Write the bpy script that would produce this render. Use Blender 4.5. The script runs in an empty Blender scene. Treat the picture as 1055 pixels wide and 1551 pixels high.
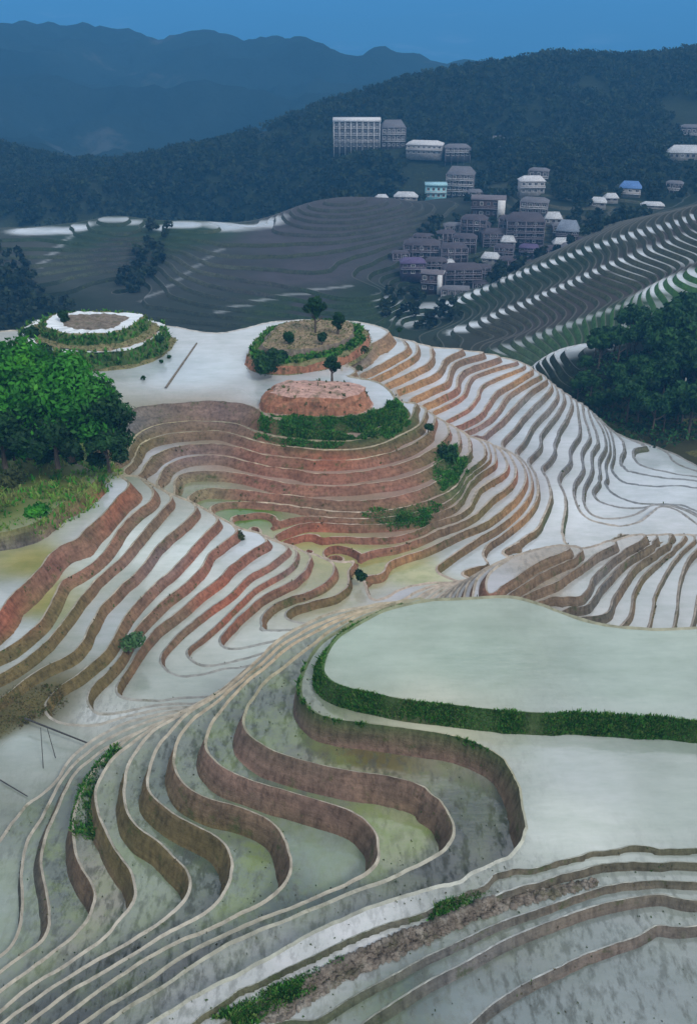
import bpy, math, random
import numpy as np
random.seed(7); RNG = np.random.default_rng(11)
R = math.radians
scene = bpy.context.scene
COL = scene.collection

# ------------------------------------------------------------------ camera
CAM_Z = 40.0
cam_d = bpy.data.cameras.new('camera'); cam = bpy.data.objects.new('camera', cam_d); COL.objects.link(cam)
cam.location = (0, 0, CAM_Z); cam.rotation_euler = (R(90 - 28.0), 0, 0)
cam_d.sensor_fit = 'VERTICAL'; cam_d.angle = 2 * math.atan(775.5 / 1500.0)
cam_d.clip_start = 0.5; cam_d.clip_end = 12000
scene.camera = cam

# ------------------------------------------------------------------ light
SUN_EL, SUN_ROT = 46, 142
world = bpy.data.worlds.new('World'); scene.world = world; world.use_nodes = True
wt = world.node_tree; wt.nodes.clear()
def N(t, typ, **kw):
    n = t.nodes.new(typ)
    for k, v in kw.items():
        if k.startswith('i_'): n.inputs[k[2:].replace('_', ' ')].default_value = v
        else: setattr(n, k, v)
    return n
wo = N(wt, 'ShaderNodeOutputWorld'); bg = N(wt, 'ShaderNodeBackground')
sky = N(wt, 'ShaderNodeTexSky', sky_type='NISHITA', sun_disc=False)
sky.sun_elevation = R(SUN_EL); sky.sun_rotation = R(SUN_ROT); sky.air_density = 1.0; sky.dust_density = 2.0
tc = N(wt, 'ShaderNodeTexCoord'); mp = N(wt, 'ShaderNodeMapping'); mp.inputs['Scale'].default_value = (1.0, 1.0, 2.2)
nz = N(wt, 'ShaderNodeTexNoise'); nz.inputs['Scale'].default_value = 4.2; nz.inputs['Detail'].default_value = 7
cr = N(wt, 'ShaderNodeValToRGB'); cr.color_ramp.elements[0].position = 0.38; cr.color_ramp.elements[1].position = 0.56
cr.color_ramp.elements[0].color = (2.8, 3.5, 4.6, 1); cr.color_ramp.elements[1].color = (10.2, 10.6, 11.0, 1)
mx = N(wt, 'ShaderNodeMix', data_type='RGBA'); mx.inputs['Factor'].default_value = 0.82
wt.links.new(tc.outputs['Generated'], mp.inputs['Vector']); wt.links.new(mp.outputs[0], nz.inputs['Vector'])
wt.links.new(nz.outputs['Fac'], cr.inputs['Fac']); wt.links.new(sky.outputs[0], mx.inputs['A']); wt.links.new(cr.outputs[0], mx.inputs['B'])
wt.links.new(mx.outputs['Result'], bg.inputs['Color']); wt.links.new(bg.outputs[0], wo.inputs['Surface'])
bg.inputs['Strength'].default_value = 0.10
sun_d = bpy.data.lights.new('sun', 'SUN'); sun_d.energy = 1.5; sun_d.angle = R(10); sun_d.color = (1, 0.96, 0.9)
sun = bpy.data.objects.new('sun', sun_d); COL.objects.link(sun)
sun.rotation_euler = (R(90 - SUN_EL), 0, R(180 - SUN_ROT))
scene.view_settings.view_transform = 'Standard'; scene.view_settings.look = 'None'
scene.view_settings.exposure = 0.06; scene.view_settings.gamma = 1.0
scene.cycles.max_bounces = 5; scene.cycles.diffuse_bounces = 2; scene.cycles.glossy_bounces = 2
scene.cycles.transparent_max_bounces = 4; scene.cycles.volume_bounces = 0; scene.cycles.use_denoising = True

# ------------------------------------------------------------------ surveyed terrace rims (x, y pairs in metres, with the terrace number) and spot levels
CONTOURS=[(0,[23.11,47.32,21.39,47.63,19.69,48.06,17.68,48.19,14.45,48.38,11.19,48.50,7.14,49.08,3.86,49.66,0.53,50.72,-1.18,51.75,-1.77,52.94,-1.67,54.40,-0.80,56.70,1.06,58.73,3.00,60.25,5.46,61.22,8.42,61.66,12.34,61.75,14.55,60.43,16.63,58.90,18.33,58.07,21.02,57.66,24.56,57.82,27.18,57.99]),
(-1,[5.66,63.51,3.60,62.51,0.12,60.07,-2.21,57.20,-3.04,54.53,-3.21,52.38,-2.77,50.95,-2.01,50.02,-1.15,49.44,1.35,48.87,4.65,48.24,7.63,47.20,9.10,46.02,9.80,44.04,9.97,41.92,9.52,39.68,8.72,37.92,7.51,36.99,5.93,36.46,4.17,35.87,1.62,35.00,-0.25,34.11,-1.99,33.10,-4.03,31.73,-5.50,30.76,-6.96,29.87,-7.90,29.20,-8.85,28.49,-10.10,27.48]),
(-2,[5.09,65.94,3.76,65.37,1.10,63.98,-1.42,61.58,-3.25,59.07,-5.02,56.48,-6.16,54.98,-6.74,53.26,-7.01,51.88,-6.78,50.36,-5.82,49.09,-3.93,47.86,-1.83,46.96,0.35,46.38,2.49,45.97,3.91,45.35,5.03,44.24,5.71,43.01,6.00,41.88,5.50,40.49,4.69,39.67,2.95,38.69,-0.19,37.09,-2.67,35.81,-5.95,34.15,-7.71,32.81,-9.42,31.35,-10.70,30.41,-11.62,29.50]),
(-3,[3.92,68.16,0.66,66.61,-2.46,64.20,-4.89,61.50,-6.54,58.95,-7.52,57.39,-8.38,55.59,-9.23,53.73,-9.59,51.89,-9.51,50.58,-8.70,49.31,-7.61,48.27,-6.04,47.32,-3.91,46.56,-1.82,45.71,0.06,44.88,0.98,44.17,1.63,42.91,1.76,41.89,1.46,40.71,0.06,39.47,-1.63,38.56,-4.01,37.36,-6.26,36.17,-8.45,34.74,-9.94,33.45,-11.65,31.97,-13.12,30.70]),
(-4,[2.94,70.55,0.69,69.55,-2.57,67.41,-4.98,65.00,-7.31,61.28,-9.24,58.25,-10.06,56.96,-11.10,55.49,-11.77,53.66,-11.93,51.45,-11.47,49.93,-10.44,48.52,-9.03,47.57,-7.49,47.10,-6.04,46.42,-4.72,45.47,-4.04,44.33,-3.56,42.87,-3.48,41.47,-4.25,40.17,-5.42,39.15,-6.58,38.38,-8.35,37.46,-11.19,35.65,-12.55,34.34,-15.02,31.91]),
(-5,[1.88,72.83,-1.00,71.89,-3.24,70.28,-5.39,68.33,-7.78,64.05,-9.56,61.11,-11.96,58.28,-12.72,56.79,-13.52,54.92,-13.81,53.07,-13.83,51.12,-13.21,49.68,-11.34,47.89,-9.00,46.40,-8.06,45.57,-7.47,44.44,-7.24,43.40,-7.28,42.28,-7.91,40.82,-8.80,39.88,-10.44,38.83,-12.16,37.39,-13.44,36.42,-15.21,34.92,-16.98,33.04]),
(-6,[-11.29,61.79,-12.68,60.58,-13.59,59.56,-14.75,58.34,-15.42,56.58,-15.94,54.27,-15.78,52.08,-15.23,50.01,-14.20,48.63,-12.51,47.24,-11.30,45.91,-10.48,44.93,-10.02,43.78,-10.03,42.97,-10.76,41.63,-11.66,40.63,-13.02,39.52,-14.56,38.40,-16.00,37.15,-17.48,35.75,-18.85,34.29]),
(-7,[-14.76,61.44,-15.98,59.80,-16.66,58.81,-17.56,57.56,-18.16,55.70,-18.33,53.66,-17.75,51.72,-16.44,49.27,-15.21,47.48,-14.40,46.47,-13.95,45.28,-13.72,44.07,-14.12,42.91,-14.76,41.44,-15.73,40.41,-17.00,39.13,-18.36,37.99,-19.76,36.31]),
(-8,[-17.77,61.18,-18.50,60.10,-19.27,58.45,-19.79,56.73,-19.93,54.79,-19.84,52.82,-19.38,50.94,-18.93,49.49,-18.26,48.38,-17.41,47.25,-16.81,45.99,-16.79,44.56,-17.28,43.04,-18.21,41.77,-19.58,40.36,-20.87,38.92]),
(-9,[-19.84,62.45,-20.40,61.59,-20.91,60.81,-21.76,59.09,-22.04,56.93,-22.10,54.67,-22.21,52.53,-21.98,50.80,-21.11,48.45,-20.38,46.61,-19.91,44.70,-20.11,43.84,-20.98,42.84,-22.01,41.63]),
(-10,[-21.11,63.36,-22.13,61.70,-22.76,59.94,-23.10,57.26,-23.28,55.47,-23.72,53.49,-23.63,51.66,-22.99,49.15,-22.40,47.29,-22.04,45.14,-22.30,43.96,-22.68,43.36,-23.61,42.29]),
(-11,[-23.41,60.76,-24.35,58.90,-25.13,57.97,-25.70,55.88,-26.18,54.16,-26.88,51.75]),
(-1,[-7.54,27.82,-6.78,28.49,-5.38,29.60,-4.43,30.21,-2.43,31.37,-0.37,32.57,1.78,33.60,4.02,34.27,5.80,35.24,7.41,36.21,9.47,36.90,10.74,37.43,12.49,37.96,13.75,38.24,16.75,38.33,18.77,38.56,20.84,38.88]),
(-2,[-5.88,28.57,-4.19,29.79,-2.41,30.79,-0.71,31.64,0.69,32.49,2.20,33.28,3.67,33.90,5.78,34.86,7.36,35.77,9.45,36.70,11.92,37.45,14.45,38.08,16.02,38.26,17.18,38.08,18.60,37.89,20.51,37.80]),
(-3,[-1.55,28.90,-0.35,29.73,1.07,30.65,2.61,31.53,4.27,32.52,5.63,33.24,7.98,34.41,10.41,35.26,12.90,36.31,15.09,36.78,18.35,36.87,20.25,36.82]),
(-4,[0.65,29.14,2.31,30.32,3.85,31.37,5.55,32.27,7.09,33.25,9.13,34.30,11.59,35.39,14.07,36.10,16.51,36.57,18.34,36.65,20.24,36.61]),
(-5,[4.92,28.74,5.83,29.52,6.97,30.50,8.74,31.56,10.50,32.43,12.35,33.30,14.80,34.23,17.89,34.91,19.87,35.23]),
(-8,[-29.02,110.40,-27.38,108.73,-26.38,106.92,-26.98,103.61,-27.51,100.62,-28.15,98.07,-28.88,96.08,-29.48,93.71,-30.80,92.13,-31.45,90.31,-31.66,87.76,-32.39,85.06,-33.10,82.73,-33.45,79.45,-34.64,75.42]),
(-9,[-26.62,113.17,-24.55,109.99,-23.82,108.18,-23.95,105.72,-24.75,104.02,-25.55,101.72,-26.20,98.86,-26.56,95.25,-27.13,92.52,-28.26,90.05,-29.76,87.94,-29.89,85.52,-29.88,83.45,-30.01,80.75,-30.86,78.29,-31.80,76.36,-33.43,74.50]),
(-10,[-23.12,110.85,-22.09,109.57,-21.65,108.32,-22.07,106.39,-22.65,103.69,-23.53,100.30,-24.28,97.08,-25.05,93.87,-25.91,91.77,-26.91,89.22,-26.99,88.05,-27.71,85.03,-28.03,82.51,-28.46,80.33,-29.16,77.69,-30.17,75.48,-31.17,73.86,-32.83,72.19]),
(-11,[-19.34,109.35,-18.53,107.59,-19.27,104.86,-20.11,102.56,-20.98,100.65,-22.04,96.99,-22.61,93.96,-23.65,91.06,-24.26,89.47,-24.82,87.78,-25.49,85.78,-25.66,83.25,-25.94,80.71,-26.29,77.86,-27.46,76.49,-28.89,75.05,-29.98,73.25,-30.88,71.42,-32.14,69.57]),
(-12,[-16.59,107.90,-15.82,106.19,-16.78,103.54,-17.47,100.99,-18.43,97.93,-19.59,94.73,-20.96,91.56,-22.11,88.41,-22.79,86.15,-23.17,83.62,-23.38,81.09,-23.80,79.10,-24.57,77.38,-25.58,75.22,-26.66,73.63,-27.19,72.37,-27.29,70.49,-26.27,69.12,-24.57,68.41,-22.06,68.41,-20.11,69.39,-17.11,70.49]),
(-13,[-14.27,106.99,-13.59,105.15,-14.60,102.56,-16.12,99.61,-16.71,96.50,-17.72,93.54,-18.57,91.90,-19.67,90.18,-20.60,87.74,-21.50,85.41,-22.14,82.35,-22.53,79.02,-23.32,76.70,-24.13,74.68,-24.11,72.72,-22.76,71.03,-20.33,71.21,-18.08,72.15]),
(-14,[-11.01,106.44,-9.81,104.47,-10.72,102.87,-11.84,101.15,-13.05,99.17,-13.92,97.26,-15.18,94.56,-16.45,92.37,-17.69,89.86,-18.80,87.83,-19.95,85.87,-20.60,84.09,-21.24,81.34,-21.79,78.09,-22.14,76.03,-21.64,74.83,-20.40,74.23,-17.61,73.94]),
(-15,[-7.88,105.23,-7.24,103.78,-7.95,102.37,-9.08,100.37,-10.65,98.58,-12.06,96.41,-13.33,93.36,-14.84,91.23,-16.40,88.79,-17.72,86.20,-18.46,84.30,-18.98,81.68,-17.98,79.60,-15.85,78.96,-13.44,79.60,-12.38,80.14]),
(-16,[-6.76,105.13,-6.19,103.37,-6.41,101.36,-7.55,99.25,-9.13,97.50,-10.72,95.51,-11.97,92.78,-13.16,90.16,-14.32,87.77,-15.76,85.35,-16.63,83.72,-16.00,82.13,-14.53,81.13,-12.25,81.68]),
(-17,[-4.63,104.22,-4.84,101.12,-5.78,99.18,-7.09,97.58,-8.24,96.44,-9.57,94.91,-10.31,93.81,-11.26,92.08,-12.26,90.26,-13.01,88.49,-13.60,86.78,-12.85,85.11,-11.72,84.87,-9.56,85.58]),
(-18,[-2.22,104.32,-1.64,102.61,-1.85,100.79,-2.46,99.45,-3.89,97.71,-5.08,96.72,-6.64,95.88,-8.37,94.51,-9.41,92.37,-9.28,90.55,-8.03,89.29,-6.89,89.54]),
(-19,[0.04,102.83,0.20,100.72,-0.27,98.81,-2.03,96.96,-4.08,96.26,-5.88,95.43,-6.88,94.21,-6.64,92.61,-5.58,92.09]),
(-20,[1.66,103.38,2.03,101.41,2.24,99.64,2.68,98.06]),
(-7,[-39.61,91.24,-37.04,91.96,-34.21,93.12,-32.92,95.97,-31.54,99.78,-30.14,102.45,-29.53,105.59]),
(-8,[-33.84,124.02,-32.63,126.79,-31.70,129.42,-29.23,132.14,-25.13,133.15,-19.94,134.17,-16.35,133.66,-13.93,132.14,-12.26,130.15,-9.01,128.69,-2.16,128.21,1.80,128.69,4.94,131.64,6.76,134.69]),
(-9,[-29.09,119.37,-29.11,124.11,-28.71,126.82,-27.18,129.16,-23.66,130.60,-18.68,130.60,-15.57,129.64,-13.41,127.29,-11.35,125.68,-8.83,124.56,-2.83,123.45,1.94,124.33,5.67,127.29,8.33,130.60,9.72,135.06,10.09,137.92]),
(-10,[-28.77,117.79,-28.70,121.53,-28.46,124.57,-27.65,126.14,-25.71,127.74,-22.26,128.90,-17.99,129.14,-15.40,127.51,-12.56,125.47,-7.00,123.69,-3.99,122.82,0.76,122.82,4.40,124.35,6.98,127.28,9.54,130.08,11.01,133.73,11.57,137.55]),
(-11,[-27.12,117.26,-26.57,121.57,-25.82,123.49,-24.89,125.02,-22.19,126.58,-18.31,126.58,-15.27,125.69,-11.97,123.28,-6.93,121.78,-3.96,121.15,0.76,121.57,4.37,122.85,8.12,125.69,10.53,128.87,12.09,132.18,13.01,136.65]),
(-12,[-24.77,115.76,-24.81,119.13,-24.36,121.80,-22.52,123.93,-20.08,124.80,-17.13,124.58,-14.25,123.07,-11.42,121.59,-6.88,120.14,-5.34,119.33,-1.54,118.92,1.90,119.74,5.50,121.18,9.23,123.93,11.63,126.78,13.43,129.51,14.77,132.82,14.78,136.26]),
(-13,[-22.62,115.83,-23.04,118.56,-22.78,120.37,-21.74,121.19,-18.83,121.61,-15.37,121.19,-10.47,118.96,-6.78,117.57,-5.03,117.38,-0.39,117.18,3.12,117.97,6.68,119.16,9.83,121.40,12.09,123.92,14.38,126.97,16.23,131.54,16.32,136.38]),
(-14,[-20.99,115.50,-19.77,118.00,-16.53,118.19,-13.66,117.61,-10.34,116.64,-6.73,115.88,-3.84,115.12,0.73,114.56,4.19,115.31,7.72,116.64,10.86,118.98,13.08,122.23,15.24,125.83,17.13,129.60,17.85,135.49]),
(-15,[-18.02,114.05,-16.75,115.72,-14.78,116.10,-9.95,115.54,-6.17,114.60,-3.82,113.68,0.73,112.95,5.28,113.68,8.81,115.35,12.50,118.02,15.09,120.99,16.24,124.29,18.48,127.73,20.09,130.87,20.26,134.62,19.53,136.80]),
(-16,[-10.26,109.98,-8.69,111.73,-6.19,112.62,-2.34,112.44,1.91,112.26,6.20,112.98,9.73,114.62,12.92,116.49,14.89,119.59,15.98,122.40,17.77,126.17,19.98,129.68,20.86,132.89,20.91,136.46]),
(-17,[-8.17,109.84,-7.23,111.06,-6.17,111.94,-4.90,112.29,-0.64,111.94,6.18,112.11,10.58,114.09,13.84,116.69,15.51,120.17,16.85,124.24,18.98,127.43,20.99,129.85,21.76,132.81,21.90,136.13]),
(-18,[-3.88,105.75,-3.61,108.05,-2.65,109.73,0.71,109.73,5.17,109.73,7.93,110.93,9.81,112.51,11.32,114.30,14.24,115.77,16.32,118.02,17.45,120.94,18.39,123.56,20.75,126.06,22.76,129.08,23.59,132.21,23.20,136.43]),
(-19,[0.69,104.07,1.44,106.46,3.37,107.93,6.07,108.76,8.24,110.11,10.94,112.36,14.15,114.50,16.59,116.88,18.67,120.13,20.71,123.31,22.88,126.20,24.40,130.09,24.65,133.70,24.40,137.48]),
(-20,[2.61,102.46,4.24,103.38,4.72,105.56,5.77,107.17,8.79,108.97,11.66,111.17,14.09,113.43,16.09,115.04,18.42,116.87,20.99,120.09,23.94,124.66,25.89,129.30,26.48,134.22,25.89,138.23]),
(-21,[13.98,103.30,11.99,104.68,11.31,106.41,12.48,108.35,14.30,110.68,17.27,114.14,19.58,116.48,22.17,119.65,24.87,124.17,26.75,129.38,27.39,134.49,27.08,138.24]),
(-22,[18.00,109.03,17.67,111.88,18.44,113.95,21.28,117.36,24.59,121.90,26.90,126.31,28.10,131.18,28.46,135.67,28.08,140.17,30.98,145.67,31.96,150.72,34.78,156.63,37.32,162.32,39.12,168.02,39.09,171.68]),
(-23,[25.63,111.03,24.04,113.41,23.40,115.52,24.58,117.86,26.78,121.24,28.93,126.59,30.19,131.45,30.40,135.91,30.15,139.18,32.95,144.33,34.17,149.79,36.64,156.45,39.11,162.69,40.58,167.72,40.74,170.33]),
(-8,[6.96,134.69,6.33,138.41,5.04,141.17,3.27,142.87,1.77,143.73,0.26,145.19,-0.57,147.57,0.05,150.65,1.34,153.83,3.12,157.80,5.23,162.66,6.69,165.92]),
(-9,[3.03,151.63,5.72,155.74,9.00,160.72,10.14,163.14,9.47,168.17]),
(-10,[3.87,150.45,7.69,155.74,10.94,161.01,12.08,164.81,11.76,169.13]),
(-11,[6.11,150.45,10.12,155.68,13.26,159.89,14.43,163.60,14.50,169.27]),
(-12,[7.93,150.15,12.99,155.62,15.36,159.12,16.19,162.43,17.00,165.16,20.62,170.12]),
(-13,[10.33,148.97,13.72,153.10,16.37,156.16,17.53,161.61,18.85,166.00,24.56,170.95]),
(-14,[12.24,148.38,15.76,152.44,17.86,155.15,19.03,161.45,20.63,164.77,27.54,171.39]),
(-15,[13.71,147.80,17.53,152.37,19.25,155.35,20.55,160.32,21.86,163.90,26.48,168.30,30.73,171.46]),
(-16,[15.72,145.17,19.63,150.44,21.57,155.13,22.93,160.06,25.98,164.26,31.51,170.04]),
(-17,[17.64,144.22,21.17,148.56,23.67,154.90,25.30,158.86,29.10,163.96,33.04,169.69]),
(-18,[19.28,144.47,23.03,149.34,25.68,155.38,27.28,159.62,30.79,164.72,34.80,169.75]),
(-19,[20.85,143.22,24.55,149.08,27.31,154.75,31.91,163.32,35.85,169.25]),
(-20,[24.70,144.23,26.75,148.19,29.02,153.19,31.93,158.77,35.07,164.37,36.66,167.96]),
(-21,[26.17,141.66,28.59,146.52,31.54,153.91,34.97,160.09,37.40,165.72,37.84,169.99]),
(-24,[31.36,115.30,30.36,116.54,29.68,119.09,31.05,125.25,32.45,131.48,32.59,137.98,35.47,143.76,36.75,149.14,39.45,154.85,40.67,161.83,41.86,169.99]),
(-25,[45.77,130.02,44.34,128.35,42.35,125.91,38.44,124.32,34.65,126.51,34.13,131.50,35.24,137.96,37.62,142.95,38.67,149.54,41.38,155.51,42.27,163.99,43.26,171.60]),
(-26,[45.61,132.59,43.01,129.83,39.48,128.18,36.46,128.59,35.74,132.59,36.42,136.78,39.50,144.83,40.96,151.51,42.81,155.87,43.81,164.62,44.40,171.88]),
(-27,[48.67,134.09,45.11,133.23,41.90,133.23,39.09,134.97,38.30,138.33,40.44,142.79,41.95,150.04,44.35,155.67,45.54,163.42,45.27,170.85]),
(-28,[55.70,130.47,53.22,133.64,51.34,135.82,48.44,136.04,44.01,137.15,41.93,139.65,41.27,143.65]),
(-29,[58.35,142.83,52.26,144.26,48.03,144.50,44.84,146.45,44.27,150.49,46.24,157.43,47.83,166.70,47.23,172.63]),
(-30,[57.99,148.04,52.40,149.29,48.99,151.08,47.49,153.15,47.23,155.82,49.45,161.09,49.65,165.76,48.27,171.28]),
(-31,[57.65,151.91,55.02,152.94,51.30,155.58,50.56,159.40,51.66,162.79,54.35,163.95]),
(-9,[14.34,85.40,15.54,86.28,17.49,88.46,19.36,90.59,21.54,92.52,24.47,93.94]),
(-10,[16.62,86.77,17.80,87.79,20.09,90.28,23.02,92.74,26.30,95.31]),
(-11,[18.20,87.66,19.44,88.43,21.82,89.99,24.21,92.42,26.65,95.10,28.44,96.84,30.78,98.49]),
(-12,[20.08,88.02,22.90,88.15,24.88,88.92,25.96,90.35,26.79,92.23,28.45,94.73,30.69,97.64,32.77,99.59,35.77,101.61]),
(-13,[21.67,88.25,24.51,88.38,26.05,89.66,27.85,92.58,29.60,95.07,31.91,98.11,34.99,101.15,38.20,103.68]),
(-14,[23.66,88.21,26.32,87.83,28.14,88.97,29.15,91.43,31.03,94.69,33.63,98.73,36.87,102.39,40.14,105.77]),
(-15,[28.13,86.68,29.24,87.79,30.70,89.93,31.89,93.49,33.65,96.84,36.44,100.37,39.35,103.94,42.01,107.21]),
(-16,[31.79,87.04,32.58,88.64,33.81,92.11,35.48,95.79,37.49,99.40,40.14,103.37,43.26,107.26]),
(-17,[34.46,87.51,35.32,88.99,36.69,92.21,37.93,96.16,39.51,99.92,41.61,103.75,45.41,108.31]),
(-18,[37.12,88.79,38.26,91.32,39.82,94.92,41.90,99.60,44.89,104.95]),
(-19,[40.86,91.06,42.76,95.71,45.05,100.72]),
(-8,[-74.75,161.95,-66.78,164.82,-60.65,167.03,-54.16,168.54,-44.07,170.06,-35.97,170.45,-30.59,169.68,-26.16,167.03,-22.58,165.92,-18.79,168.16,-15.00,171.61,-11.56,173.18,-4.46,173.58,1.48,172.39,5.54,169.68,7.17,166.66])]
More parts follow.
